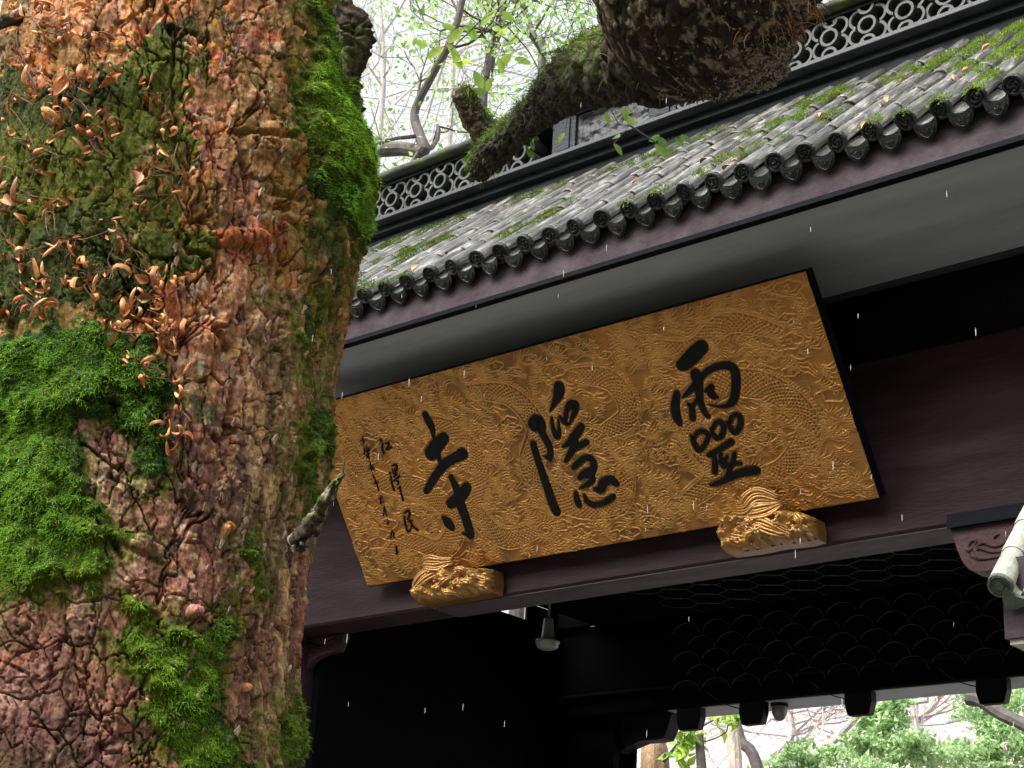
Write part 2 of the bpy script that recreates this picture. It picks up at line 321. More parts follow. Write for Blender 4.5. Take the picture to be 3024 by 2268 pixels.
def drip_mesh(seed):                                   # scalloped drip plate closing a channel
    out = [(x*.92, z*.9) for x, z in [(-.088, .01), (-.088, -.035), (-.080, -.062), (-.066, -.088), (-.044, -.112), (-.02, -.128), (0, -.134), (.02, -.128), (.044, -.112), (.066, -.088), (.080, -.062), (.088, -.035), (.088, .01), (.05, -.016), (0, -.028), (-.05, -.016)]]
    mb = MB(); mb.prism(out, lambda p: (p[0], -.012, p[1]), lambda p: (p[0], .006, p[1]))
    inn = [(x*.72, -.02+(z+.02)*.72-.012) for x, z in out[1:12]]
    for i in range(len(inn)-1): mb.tube([(inn[i][0], -.016, inn[i][1]), (inn[i+1][0], -.016, inn[i+1][1])], .0045, 4)
    for k in range(1, 4):
        a0 = random.Random(seed*9+k).uniform(-1, 1); mb.tube([(-.035+.017*k, -.015, -.045-.01*math.sin(k*2)), (-.03+.015*k+.008*a0, -.018, -.062), (-.022+.011*k, -.015, -.085+.008*a0)], .0028, 4)
    return mesh('drip_tile', mb.v, mb.f, M['tile_end'])
drips = [drip_mesh(i) for i in range(3)]
roofT = []
x0 = onY(1203, 840, EY)[0]; i0 = -14; nroll = 43
for i in range(i0, i0+nroll):
    cx = x0+SP*i
    if cx < XL or cx > XR-3.0+.6: continue
    j0 = random.uniform(-.006, .006)
    for k in range(6):
        o = obj('roll_tile', rolls[random.randrange(5)], deck)
        o.matrix_parent_inverse = Matrix.Identity(4)
        p = on_roof(cx+j0+random.uniform(-.006, .006), .02+k*.44+random.uniform(-.012, .012), .012+random.uniform(-.003, .006))
        o.matrix_basis = Matrix.Translation(p) @ MROOF @ Matrix.Rotation(random.uniform(-.04, .04), 4, 'Z') @ Matrix.Rotation(random.uniform(-.12, .12), 4, 'Y') @ Matrix.Rotation(random.uniform(-.01, .03), 4, 'X')
        roofT.append((cx, k))
    o = obj('tile_disc', discs[random.randrange(4)], deck)
    o.matrix_basis = Matrix.Translation(on_roof(cx+j0, .012, .012)) @ MROOF @ Matrix.Rotation(random.uniform(-.14, .12), 4, 'X') @ Matrix.Rotation(random.uniform(-.16, .16), 4, 'Z') @ Matrix.Rotation(random.uniform(0, 6.28), 4, 'Y')
    xx = cx+SP/2
    o = obj('drip_tile', drips[random.randrange(3)], deck)
    o.matrix_basis = Matrix.Translation(on_roof(xx+random.uniform(-.006, .006), .0, -.03)) @ Matrix.Rotation(.55+random.uniform(-.14, .14), 4, 'X') @ Matrix.Rotation(random.uniform(-.12, .12), 4, 'Z')
    for k in range(9):
        if len([1 for _ in range(1)]) and i % 1 == 0:
            o = obj('pan_tile', pan, deck)
            o.matrix_basis = Matrix.Translation(on_roof(xx, k*.292, -.012+random.uniform(-.004, .004))) @ MROOF @ Matrix.Rotation(random.uniform(-.02, .02), 4, 'Z')
# ridge wall
b = MB(); b.box(XL, XR, 10.36, 10.6, 7.0, 7.475); ridge = gb(b, 'ridge_wall', M['slate'])
def sub(b, name, mat, parent, smooth=False):
    o = b.build(name, mat, None, smooth); o.parent = parent; o.matrix_parent_inverse = parent.matrix_world.inverted() if False else Matrix.Identity(4); return o
b = MB(); b.box(XL, XR, 10.20, 10.62, 7.478, 7.521, .006); sub(b, 'ledge', M['ledge'], ridge)
b = MB(); b.box(XL, XR, 10.30, 10.37, 7.40, 7.475); sub(b, 'ledge_moulding', M['slate'], ridge)
b = MB(); b.box(XL, XR, 10.50, 10.56, 7.523, 7.90); sub(b, 'openwork_backing', M['interior'], ridge)
b = MB(); b.box(XL, XR, 10.26, 10.56, 7.888, 7.93); sub(b, 'ridge_header', M['slate'], ridge)
def coping():
    mb = MB(); prev = None; xs = np.arange(XL, XR+.01, .1)
    rows = [[(x, 10.20-.01*random.random(), 7.932), (x, 10.18-.02*random.random(), 7.975+.015*random.random()), (x, 10.22, 8.02+.025*random.random()), (x, 10.40, 8.06+.02*random.random()), (x, 10.62, 8.02)] for x in xs]
    V = [p for r in rows for p in r]; n = 5
    Fc = [(i*n+j, i*n+(j+1) % n, (i+1)*n+(j+1) % n, (i+1)*n+j) for i in range(len(rows)-1) for j in range(n)]
    mb.add(V, Fc); sub(mb, 'coping', M['coping'], ridge, True)
coping()
def arc_piece(cx, cz, r, a0, a1, y0=10.27, y1=10.47, t=.0115, n=None):
    n = n or max(6, int((a1-a0)/.32)); V = []; Fc = []
    for i in range(n+1):
        a = a0+(a1-a0)*i/n; c, s = math.cos(a), math.sin(a)
        for (rr, y) in ((r-t, y0), (r+t, y0), (r+t*.8, y1), (r-t*1.2, y1)): V.append((rr*c, y, rr*s))
    for i in range(n):
        for j in range(4): Fc.append((i*4+j, i*4+(j+1) % 4, (i+1)*4+(j+1) % 4, (i+1)*4+j))
    Fc += [(0, 3, 2, 1), (n*4, n*4+1, n*4+2, n*4+3)]
    return V, Fc
PI = math.pi
ring_mesh = {'c': mesh('openwork_tile', *arc_piece(0, 0, .071, 0, 2*PI), M['ring'])}
ring_mesh['ur'] = mesh('openwork_tile', *arc_piece(0, 0, .076, -1.25, 2.35), M['ring'])
ring_mesh['lr'] = mesh('openwork_tile', *arc_piece(0, 0, .076, -2.35, 1.25), M['ring'])
ring_mesh['ul'] = mesh('openwork_tile', *arc_piece(0, 0, .076, PI-2.35, PI+1.25), M['ring'])
ring_mesh['ll'] = mesh('openwork_tile', *arc_piece(0, 0, .076, PI-1.25, PI+2.35), M['ring'])
ring_mesh['t'] = mesh('openwork_tile', *arc_piece(0, 0, .062, PI+.1, 2*PI-.1), M['ring'])
ring_mesh['b'] = mesh('openwork_tile', *arc_piece(0, 0, .062, .1, PI-.1), M['ring'])
def flower(x):
    for k, dx, dz in (('c', 0, 0), ('ur', .083, .083), ('lr', .083, -.083), ('ul', -.083, .083), ('ll', -.083, -.083), ('t', 0, .163), ('b', 0, -.165)):
        o = obj('openwork_tile', ring_mesh[k], ridge, (x+dx+random.uniform(-.004, .004), random.uniform(-.012, .012)-(k in 'ctb')*.014, 7.712+dz+random.uniform(-.004, .004)))
xr = -10.807
for i in range(-5, 7):
    x = xr+.3265*i
    if x < -8.86: flower(x)
for i in range(-7, 9):
    x = -5.567+.3345*i
    if -7.3 < x < -3.4: flower(x)
for (xa, xb) in ((-8.76, -8.5), (-7.68, -7.40)):
    b = MB(); b.box(xa, xb, 10.25, 10.5, 7.523, 7.886, .01); b.box(xa+.06, xb-.06, 10.235, 10.25, 7.55, 7.86); sub(b, 'ridge_post', M['slate'], ridge)
def panel():
    nx, nz = 90, 36; X, Z_ = np.meshgrid(np.linspace(-8.5, -7.68, nx), np.linspace(7.523, 7.886, nz))
    h = fbm(X*7, Z_*9, 4, 31); r = .03*sstep(.35, .7, h)+.012*fbm(X*30, Z_*30, 3, 8)
    fr = np.minimum(np.minimum(X+8.5, -7.68-X), np.minimum(Z_-7.523, 7.886-Z_)); r = np.where(fr < .03, .045, r)
    V = np.stack([X, 10.33-r, Z_], -1).reshape(-1, 3); i = np.arange(nx*nz).reshape(nz, nx)
    Fc = np.stack([i[:-1, :-1], i[:-1, 1:], i[1:, 1:], i[1:, :-1]], -1).reshape(-1, 4)
    o = obj('relief_panel', mesh('relief_panel', V, Fc, M['plaster']), ridge)
panel()
# interior
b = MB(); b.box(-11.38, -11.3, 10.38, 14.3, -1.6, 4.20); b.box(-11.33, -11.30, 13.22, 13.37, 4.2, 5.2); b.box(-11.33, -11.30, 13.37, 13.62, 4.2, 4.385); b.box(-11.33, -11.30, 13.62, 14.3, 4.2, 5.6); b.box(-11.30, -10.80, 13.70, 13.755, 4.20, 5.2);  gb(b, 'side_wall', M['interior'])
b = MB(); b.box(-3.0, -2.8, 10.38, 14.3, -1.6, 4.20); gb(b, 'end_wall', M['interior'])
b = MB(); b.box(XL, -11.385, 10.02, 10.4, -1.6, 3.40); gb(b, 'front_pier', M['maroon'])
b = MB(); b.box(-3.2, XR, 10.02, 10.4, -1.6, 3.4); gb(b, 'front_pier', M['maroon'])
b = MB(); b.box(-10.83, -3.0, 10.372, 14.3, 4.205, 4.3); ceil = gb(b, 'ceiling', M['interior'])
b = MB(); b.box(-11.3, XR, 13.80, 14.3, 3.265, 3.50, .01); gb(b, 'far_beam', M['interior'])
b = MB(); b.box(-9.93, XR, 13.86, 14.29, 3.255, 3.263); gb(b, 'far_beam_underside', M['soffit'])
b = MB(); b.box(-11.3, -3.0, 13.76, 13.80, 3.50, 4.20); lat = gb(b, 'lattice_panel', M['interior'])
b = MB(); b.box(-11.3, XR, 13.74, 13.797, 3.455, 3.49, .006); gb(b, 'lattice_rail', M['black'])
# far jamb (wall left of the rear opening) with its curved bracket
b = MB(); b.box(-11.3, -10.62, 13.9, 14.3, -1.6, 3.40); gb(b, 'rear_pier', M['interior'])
def curve_bracket(name, pts, y0, y1, mat, parent=gate):
    b = MB(); b.prism(pts, lambda p: (p[0], y0, p[1]), lambda p: (p[0], y1, p[1])); return gb(b, name, mat, parent)
pts = [(-10.62, 3.40), (-10.62, 2.55)]+[tuple(onY(x, y, 14.0)[[0, 2]]) for x, y in ((1800, 2262), (1822, 2232), (1850, 2205), (1890, 2188), (1935, 2185), (1960, 2180), (1972, 2150), (1984, 2105))]+[(-9.93, 3.40)]
curve_bracket('rear_bracket', pts, 14.0, 14.18, M['maroon_dark'])
# fish-scale lattice in front of the dark panel
def scale_mesh(r, a0=.12, a1=PI-.12, w=.0022, d=.02):
    n = 12; V = []; Fc = []
    for i in range(n+1):
        a = a0+(a1-a0)*i/n; c, s = math.cos(a), math.sin(a)
        for (rr, y) in ((r-w, 0), (r+w, 0), (r+w, d), (r-w, d)): V.append((rr*c, y, rr*s*.88))
    for i in range(n):
        for j in range(4): Fc.append((i*4+j, i*4+(j+1) % 4, (i+1)*4+(j+1) % 4, (i+1)*4+j))
    return mesh('lattice_scale', V, Fc, M['wire'])
sm = scale_mesh(.175, .12, PI-.45)
for row in range(5):
    for i in range(-3, 12):
        x = -8.577+.352*i+(.176 if row % 2 else 0)
        if x < -11 or x > -5.2: continue
        obj('lattice_scale', sm, lat, (x, 13.735-.002*row, 3.36+.145*row))
b = MB()
for row in range(4):
    for i in range(-3, 14):
        x = -8.4+.352*i+(.176 if row % 2 else 0); yc = 12.75+.3*row
        for rr in (.19,):
            p = [(x+rr*math.cos(a), yc+rr*math.sin(a), 4.19) for a in np.linspace(0, 2*PI, 17)]; b.tube(p, .0028, 4, False)
o = b.build('ceiling_ring_tracery', M['wire']); o.parent = ceil; o['kind'] = 'stuff'
# corbels under the front beam
def corbel(name, poly, y0, y1, strokes, cap=None, label=None):
    b = MB(); b.prism(poly, lambda p: (p[0], y0, p[1]), lambda p: (p[0], y1, p[1])); o = gb(b, name, M['corbel'])
    s = MB()
    for st in strokes:
        q = smooth_path(st, 5); s.tube([(p[0], y0-.003, p[1]) for p in q], list(np.interp(np.linspace(0, 1, len(q)), [0, .3, 1], [.006, .013, .005])), 6)
    c = s.build('carved_scroll', M['corbel']); c.parent = o
    if cap: k = MB(); k.box(*cap); c2 = k.build('corbel_cap', M['black']); c2.parent = o
    if label: o['label'] = label
    return o
def XZ(px, py, y): p = onY(px, py, y); return (p[0], p[2])
RY = 9.80
rp = [XZ(2808, 1562, RY), XZ(2826, 1622, RY), XZ(2843, 1660, RY), XZ(2862, 1682, RY), XZ(2900, 1688, RY), XZ(3080, 1655, RY), XZ(3080, 1520, RY)]
rs = [[XZ(x, y, RY) for x, y in s] for s in ([(2860, 1612), (2868, 1598), (2882, 1596), (2880, 1608)], [(2852, 1622), (2862, 1626), (2872, 1618)], [(2885, 1625), (2893, 1618), (2905, 1622), (2930, 1630), (2975, 1628)], [(2884, 1615), (2905, 1602), (2925, 1610), (2950, 1612), (2990, 1590)], [(2935, 1590), (2942, 1580), (2952, 1578)], [(2865, 1640), (2900, 1650), (2950, 1645)])]
corbel('corbel', rp, RY, 9.99, rs, (XZ(2812, 1560, RY)[0]-.02, -3.2, RY-.035, 9.99, XZ(2812, 1560, RY)[1]-.005, XZ(2812, 1560, RY)[1]+.085), 'dark capped red corbel carved with scrolls at the right end of the beam')
LY = 10.29
lp = [(-11.6, 3.39), XZ(1024, 1868, 10.4), XZ(1000, 1922, LY), XZ(960, 1930, LY), XZ(925, 1948, LY), XZ(905, 1975, LY), XZ(880, 2020, LY), (-11.6, 2.7)]
lp[1] = (XZ(1018, 1880, LY)[0], 3.39)
ls = [[XZ(x, y, LY) for x, y in s] for s in ([(900, 1890), (925, 1905), (950, 1912), (975, 1900), (990, 1888)], [(905, 1930), (925, 1915), (945, 1925), (930, 1935)], [(950, 1898), (965, 1888), (985, 1880)], [(985, 1908), (1000, 1898), (1005, 1885)])]
corbel('corbel', lp, LY, 10.36, ls, None, 'red corbel carved with leaves beside the big trunk')

# ------------------------------------------------------------------ signboard
YB = 9.86
def onB(px, py):                                       # a point of the leaning board's face
    n = np.array([0, -.817, -.576]); P0 = np.array([0, YB, .3672*YB]); r = ray(px, py); return r*(P0.dot(n)/r.dot(n))
EU = np.array([1., 0, 0]); EV = np.array([0, -.576, .817]); NB = np.array([0, -.817, -.576])
BL = onB(1088, 1733); BR = onB(2598, 1476); BW = BR[0]-BL[0]; BH = 1.625
def uv(px, py): p = onB(px, py)-BL; return np.array([p[0], p.dot(EV)])
def B3(u, v, h=0): return BL+EU*u+EV*v+NB*h
sign = tag(empty('signboard', tuple(BL)), 'leaning gold relief plaque with large black brushed characters', 'signboard')
def sp(o): o.parent = sign; o.matrix_parent_inverse = Matrix.Translation(-Vector(sign.location)); return o
b = MB(); b.prism([(-.004, -.006), (BW+.004, -.006), (BW+.004, BH+.006), (-.004, BH+.006)], lambda p: B3(p[0], p[1], -.006), lambda p: B3(p[0], p[1], -.105)); sp(b.build('board_body', M['black']))
STR = {
 'A': ((1900, 950, 3.0156), [[(520, 222, 118), (445, 297, 132), (375, 365, 118), (342, 385, 100)],
   [(468, 468, 98), (490, 560, 84), (505, 700, 58), (545, 800, 48), (578, 842, 40)], [(480, 540, 60), (400, 630, 45), (350, 675, 12)],
   [(500, 520, 44), (570, 440, 55), (680, 392, 62), (785, 398, 78), (822, 470, 78), (822, 600, 76), (800, 700, 70), (740, 748, 42), (660, 752, 20), (575, 735, 4)],
   [(300, 640, 58), (284, 760, 78), (300, 850, 74), (325, 905, 46)], [(400, 730, 22), (430, 765, 48), (440, 860, 50)], [(440, 750, 30), (492, 680, 34)],
   [(560, 615, 30), (610, 568, 40), (600, 625, 62), (628, 662, 58), (665, 672, 14)],
   [(425, 1010, 12), (455, 1080, 44), (492, 1140, 44), (535, 1115, 40), (570, 1050, 40), (580, 1005, 42), (530, 973, 40), (480, 992, 36), (455, 1035, 28)],
   [(600, 945, 14), (630, 1010, 40), (655, 1040, 34), (700, 1010, 46), (718, 940, 46), (688, 888, 44), (645, 905, 36), (620, 955, 34)],
   [(742, 885, 14), (775, 940, 40), (815, 985, 45), (862, 930, 52), (866, 860, 46), (835, 822, 44), (790, 848, 40), (772, 895, 36)],
   [(785, 1068, 52), (720, 1108, 50), (640, 1160, 46), (590, 1185, 44), (570, 1188, 14)], [(632, 1200, 34), (640, 1280, 44), (640, 1338, 44)],
   [(690, 1180, 30), (690, 1240, 26), (720, 1292, 36)], [(745, 1195, 20), (725, 1285, 22)], [(812, 1175, 34), (800, 1230, 34), (775, 1290, 38), (762, 1350, 44), (750, 1400, 40)], [(650, 1262, 16), (700, 1230, 18), (750, 1205, 18)],
   [(730, 1290, 26), (800, 1262, 32), (872, 1262, 20)], [(602, 1452, 18), (680, 1430, 42), (770, 1388, 54), (870, 1345, 64), (960, 1326, 74), (1012, 1322, 66)]]),
 'B': ((1500, 1050, 2.765), [[(420, 255, 88), (415, 310, 84), (385, 380, 48), (343, 462, 4)],
   [(218, 562, 108), (245, 545, 118), (268, 570, 84), (280, 630, 56), (322, 705, 55), (345, 770, 46), (345, 830, 44), (346, 862, 14)], [(295, 822, 6), (335, 832, 40)],
   [(209, 722, 48), (240, 830, 52), (280, 950, 58), (325, 1080, 64), (365, 1200, 72), (397, 1272, 74)],
   [(358, 508, 18), (372, 600, 34), (405, 662, 44), (418, 600, 26), (412, 515, 8)], [(425, 498, 14), (458, 540, 36), (488, 560, 24)],
   [(470, 520, 28), (480, 450, 34), (515, 400, 66), (558, 398, 50), (545, 460, 44), (502, 565, 10)],
   [(602, 578, 48), (550, 650, 66), (500, 710, 46), (452, 742, 20)], [(552, 700, 44), (520, 780, 48), (475, 862, 28)], [(540, 762, 36), (600, 730, 44), (645, 705, 40)],
   [(540, 912, 38), (590, 862, 44), (640, 832, 38), (690, 852, 48), (702, 910, 48), (684, 970, 44), (694, 1010, 40), (650, 1050, 38), (590, 1082, 14)], [(592, 995, 42), (630, 960, 48), (675, 930, 30)], [(650, 985, 30), (690, 975, 30)],
   [(558, 1118, 26), (566, 1170, 44), (582, 1222, 40)], [(625, 1140, 18), (650, 1190, 36), (700, 1217, 38), (770, 1207, 38), (830, 1175, 42), (866, 1148, 34)],
   [(712, 1092, 26), (762, 1095, 52), (778, 1040, 58), (840, 1012, 58), (884, 1042, 48)]]),
 'C': ((1150, 1100, 3.0156), [[(322, 375, 56), (355, 440, 68), (382, 500, 52), (397, 582, 20)], [(488, 582, 88), (430, 640, 112), (370, 722, 108)], [(425, 700, 48), (452, 790, 36), (466, 830, 46)],
   [(656, 722, 92), (580, 760, 78), (500, 812, 74), (440, 880, 66), (380, 970, 64), (330, 1056, 48)], [(550, 930, 46), (590, 1010, 62), (612, 1080, 66), (645, 1200, 82), (682, 1300, 76), (712, 1400, 76), (722, 1452, 60)], [(655, 1432, 10), (700, 1442, 40)],
   [(692, 1018, 74), (650, 1082, 92), (585, 1140, 86), (545, 1168, 76)], [(486, 1292, 34), (525, 1340, 82), (556, 1376, 56)]]),
 'D': ((1040, 1250, 4.146), [[(354, 204, 28), (358, 208, 28)], [(375, 240, 14), (370, 310, 18), (391, 368, 18)], [(410, 245, 12), (450, 238, 14), (440, 290, 14), (420, 322, 12), (478, 293, 20)]]),
 'E': ((1040, 1250, 4.146), [[(464, 603, 26), (467, 607, 26)], [(475, 650, 16), (490, 740, 18), (518, 818, 20)], [(488, 515, 12), (538, 508, 24), (547, 555, 18), (540, 595, 8)], [(495, 560, 12), (510, 620, 12)], [(525, 555, 10), (530, 630, 14), (512, 662, 10), (552, 618, 14)], [(508, 707, 14), (592, 638, 20)], [(545, 700, 10), (572, 720, 12), (558, 748, 10)], [(562, 800, 8), (592, 772, 10)], [(588, 775, 10), (600, 840, 13), (628, 942, 16)]]),
 'F': ((1040, 1250, 4.146), [[(640, 1100, 14), (688, 1068, 24), (706, 1110, 20), (680, 1172, 18)], [(640, 1140, 18), (660, 1260, 20), (690, 1325, 20), (720, 1290, 12), (723, 1252, 6)], [(690, 1205, 12), (742, 1183, 14)], [(700, 1180, 14), (750, 1260, 20), (802, 1303, 26)]]),
}
small = [[(130, 175), (140, 235)], [(112, 208), (142, 203)], [(155, 300), (150, 382)], [(180, 290), (190, 352)], [(208, 300), (180, 430)], [(158, 342), (218, 328)], [(196, 380), (212, 430)], [(170, 395), (205, 375)],
 [(225, 480), (238, 582)], [(213, 552), (277, 543)], [(240, 520), (268, 572)], [(262, 632), (272, 668)], [(283, 690), (300, 742)], [(272, 738), (322, 712)], [(302, 718), (330, 830)], [(355, 890), (348, 984)], [(333, 922), (377, 910)], [(350, 976), (392, 950)],
 [(392, 1018), (388, 1135)], [(396, 1020), (424, 1132)], [(441, 1200), (440, 1242)], [(428, 1216), (456, 1214)], [(490, 1308), (474, 1412)], [(472, 1352), (512, 1338), (508, 1392), (530, 1396)], [(540, 1510), (545, 1606)], [(546, 1510), (566, 1596)]]
for k, grp in enumerate([small[:2], small[2:8], small[8:11], small[11:15], small[15:18], small[18:20], small[20:22], small[22:24], small[24:]]):
    STR['s%d' % k] = ((1040, 1250, 4.146), [[(x, y, 9) for x, y in s] for s in grp])
INK = []                                               # sampled stroke centre lines (u, v, radius) used to keep the gold ground flat round the ink
def stroke_mesh(key):
    (ox, oy, s), strokes = STR[key]; mb = MB(); lay = 0
    for st in strokes:
        q = []
        for (x, y, w) in st:
            c = uv(ox+x/s, oy+y/s); e = uv(ox+x/s, oy+y/s+w/s/2); e2 = uv(ox+x/s+w/s/2, oy+y/s)
            q.append((c[0], c[1], (np.linalg.norm(e-c)+np.linalg.norm(e2-c))/2))
        q = smooth_path(q, 7); q[:, 2] = np.maximum(q[:, 2], .0015); INK.append(q); n = len(q); Lp = []; Rp = []
        for i in range(n):
            t = q[min(i+1, n-1), :2]-q[max(i-1, 0), :2]; t /= np.linalg.norm(t)+1e-9; nn = np.array([-t[1], t[0]])
            wob = 1+.05*math.sin(i*1.7+len(mb.v)); Lp.append(q[i, :2]+nn*q[i, 2]*wob); Rp.append(q[i, :2]-nn*q[i, 2]*wob)
        t0 = q[0, :2]-q[1, :2]; a0 = math.atan2(t0[1], t0[0]); t1 = q[-1, :2]-q[-2, :2]; a1 = math.atan2(t1[1], t1[0])
        cap1 = [q[-1, :2]+q[-1, 2]*np.array([math.cos(a), math.sin(a)]) for a in np.linspace(a1+PI/2, a1-PI/2, 9)[1:-1]]
        cap0 = [q[0, :2]+q[0, 2]*np.array([math.cos(a), math.sin(a)]) for a in np.linspace(a0+PI/2, a0-PI/2, 9)[1:-1]]
        h = .007+.0004*lay; lay += 1
        # front strip, end fans and a bevelled rim
        def P(p, hh): return B3(p[0], p[1], hh)
        base = len(mb.v); V = []; Fc = []
        for i in range(n): V += [P(Lp[i], h), P(Rp[i], h)]
        for i in range(n-1): Fc.append((2*i, 2*i+1, 2*i+3, 2*i+2))
        rim = Lp+cap1+Rp[::-1]+cap0
        c1 = len(V); V += [P(p, h) for p in cap1]; Fc.append(tuple([2*n-1, 2*n-2]+list(range(c1, c1+len(cap1)))))
        c0 = len(V); V += [P(p, h) for p in cap0]; Fc.append(tuple([0, 1]+list(range(c0, c0+len(cap0)))))
        r0 = len(V); m_ = len(rim); V += [P(p, h) for p in rim]+[P(p, -.003) for p in rim]
        Fc += [(r0+i, r0+(i+1) % m_, r0+m_+(i+1) % m_, r0+m_+i) for i in range(m_)]
        mb.add(V, Fc)
    return mb
LB = {'A': 'rightmost large brushed black character', 'B': 'middle large brushed black character', 'C': 'leftmost of the three large brushed characters'}
for k in STR:
    o = sp(stroke_mesh(k).build('character' if len(k) == 1 and k in 'ABC' else 'inscription_character', M['ink']))
    if k in LB: o['label'] = LB[k]

def gold_face():
    nu, nv = 1000, 330; H = np.zeros((nv, nu)); du = BW/(nu-1); dv = BH/(nv-1)
    r = random.Random(3)
    def stamp(pts, amp=1., w=.0043, taper=False):       # a raised line
        pts = np.asarray(pts, float); seg = np.hypot(*np.diff(pts, axis=0).T); L_ = np.concatenate([[0], np.cumsum(seg)])
        if L_[-1] < 1e-6: return
        k = max(2, int(L_[-1]/.0025)); t = np.linspace(0, L_[-1], k); x = np.interp(t, L_, pts[:, 0]); y = np.interp(t, L_, pts[:, 1])
        A = amp*np.ones(k)
        if taper: A = amp*np.minimum(1, 1.6*(1-np.abs(np.linspace(-1, 1, k))))
        ix = np.round(x/du).astype(int); iy = np.round(y/dv).astype(int)
        for dx in (-2, -1, 0, 1, 2):
            for dy in (-2, -1, 0, 1, 2):
                jx = ix+dx; jy = iy+dy; ok = (jx >= 0) & (jx < nu) & (jy >= 0) & (jy < nv)
                d2 = (jx*du-x)**2+(jy*dv-y)**2; np.maximum.at(H, (jy[ok], jx[ok]), (A*np.exp(-d2/(w*w)))[ok])
    flat = np.zeros_like(H); UU, VV = np.meshgrid(np.arange(nu)*du, np.arange(nv)*dv)
    def cloud(cx, cy, s):
        n = r.randint(4, 6); pts = []
        for i in range(n):
            a = 2*PI*i/n; c = (cx+s*.95*math.cos(a), cy+s*.42*math.sin(a)); rr = s*r.uniform(.36, .5)
            pts += [(c[0]+rr*1.1*math.cos(a+b_), c[1]+rr*.8*math.sin(a+b_)) for b_ in np.linspace(-1.15, 1.15, 8)]
        pts.append(pts[0]); stamp(pts, 1.0)
        sd = poly_sd(UU, VV, pts[::3]); H[sd > 0] *= .15; flat[sd > 0] = 1; stamp(pts, 1.)
        th = np.linspace(0, 2.6*PI, 30); sg = r.choice((-1, 1)); stamp(np.stack([cx+sg*s*.055*th*np.cos(th)*.9, cy+s*.035*th*np.sin(th)], 1), .9)
    def hairs(cx, cy, ang, L_, n, spread):
        for i in range(n):
            a = ang+spread*(i/(n-1)-.5); t = np.linspace(0, 1, 12)
            off = .1*L_*np.sin(t*6+i*.4); x = cx+t*L_*math.cos(a)-off*math.sin(a)-(i-n/2)*.014*math.sin(ang); y = cy+t*L_*math.sin(a)*.8+off*math.cos(a)+(i-n/2)*.014*math.cos(ang)
            stamp(np.stack([x, y], 1), .95, taper=True)
    def body(P, w0, sc=.031):                          # a scaled serpentine body with a fin along its back
        q = smooth_path(P, 14); seg = np.concatenate([[0], np.cumsum(np.hypot(*np.diff(q, axis=0).T))]); Lt = seg[-1]
        def at(s, t):
            x = np.interp(s, seg, q[:, 0]); y = np.interp(s, seg, q[:, 1]); e = .01
            tx = np.interp(s+e, seg, q[:, 0])-np.interp(s-e, seg, q[:, 0]); ty = np.interp(s+e, seg, q[:, 1])-np.interp(s-e, seg, q[:, 1]); n_ = math.hypot(tx, ty)+1e-9
            return (x-ty/n_*t, y+tx/n_*t)
        ss = np.arange(0, Lt, .02); W = lambda s: w0*(.45+.55*math.sin(PI*min(1, max(0, s/Lt)))**.6)
        out = [at(s, W(s)) for s in ss]+[at(s, -W(s)) for s in ss[::-1]]
        sd = poly_sd(UU, VV, out[::3]); H[sd > 0] *= .1; flat[sd > 0] = .5
        stamp([at(s, W(s)) for s in ss], 1); stamp([at(s, -W(s)) for s in ss], 1); stamp([at(s, -W(s)*.72) for s in ss], .7)
        k = 0; s = 0
        while s < Lt-.03:
            nrow = max(2, int(W(s)*1.6/sc))
            for j in range(nrow+(k % 2)):
                t = -W(s)*.62+(j+(.5 if k % 2 == 0 else 0))*(W(s)*1.55/nrow)
                if t > W(s)*.92: continue
                a = np.linspace(-1.25, 1.25, 7); stamp([at(s+.55*sc*math.cos(b_), t+.5*sc*math.sin(b_)) for b_ in a], .95)
            if k % 1 == 0:
                stamp([at(s, W(s)), at(s+.012, W(s)+.028), at(s+.03, W(s)+.004)], .8)
            s += sc*.62; k += 1
        return at
    for P, w in (([(.25, .18), (.62, .33), (.95, .2), (1.2, .42), (.98, .72), (.6, .85), (.32, 1.12), (.55, 1.38)], .1),
                 ([(1.15, 1.3), (1.5, 1.12), (1.62, .8), (1.42, .5), (1.62, .2), (2.0, .22)], .105),
                 ([(1.75, 1.42), (2.15, 1.3), (2.3, 1.0), (2.12, .7), (2.35, .38), (2.8, .3), (3.02, .6)], .11),
                 ([(2.75, 1.35), (3.1, 1.22), (3.15, .95), (2.85, .85)], .09),
                 ([(3.35, .2), (3.7, .38), (3.62, .75), (3.95, 1.0), (4.35, .9), (4.55, .6), (4.3, .35), (4.02, .3)], .11),
                 ([(3.5, 1.42), (3.85, 1.3), (4.2, 1.42), (4.6, 1.25)], .08)): body(P, w*BW/4.95)
    for _ in range(150):
        x, y = r.uniform(.05, BW-.05), r.uniform(.05, BH-.05); iy, ix = int(y/dv), int(x/du)
        if flat[max(0, iy-12):iy+12, max(0, ix-20):ix+20].mean() < .16: cloud(x, y, r.uniform(.032, .085))
    for _ in range(1700):
        x, y = r.uniform(.03, BW-.03), r.uniform(.03, BH-.03); iy, ix = int(y/dv), int(x/du)
        if flat[iy, ix] < .4: hairs(x, y, r.choice((0, .4, PI, 2.6, -.4, 1.2)), r.uniform(.06, .2), r.randint(2, 7), r.uniform(.2, .9))
    for (hx, hy) in ((.42, 1.36), (2.05, .2), (1.1, 1.28), (3.0, .66), (2.75, .9), (4.0, .32), (3.5, 1.38)):      # horned heads
        for a in np.linspace(0, 6.28, 13): hairs(hx+.03*math.cos(a), hy+.03*math.sin(a), a, .15, 2, .3)
        for rr in (.025, .045, .065): stamp([(hx+rr*1.3*math.cos(a), hy+rr*math.sin(a)) for a in np.linspace(0, 5.5, 14)], 1)
    # smooth the ground next to the ink
    near = np.zeros_like(H)
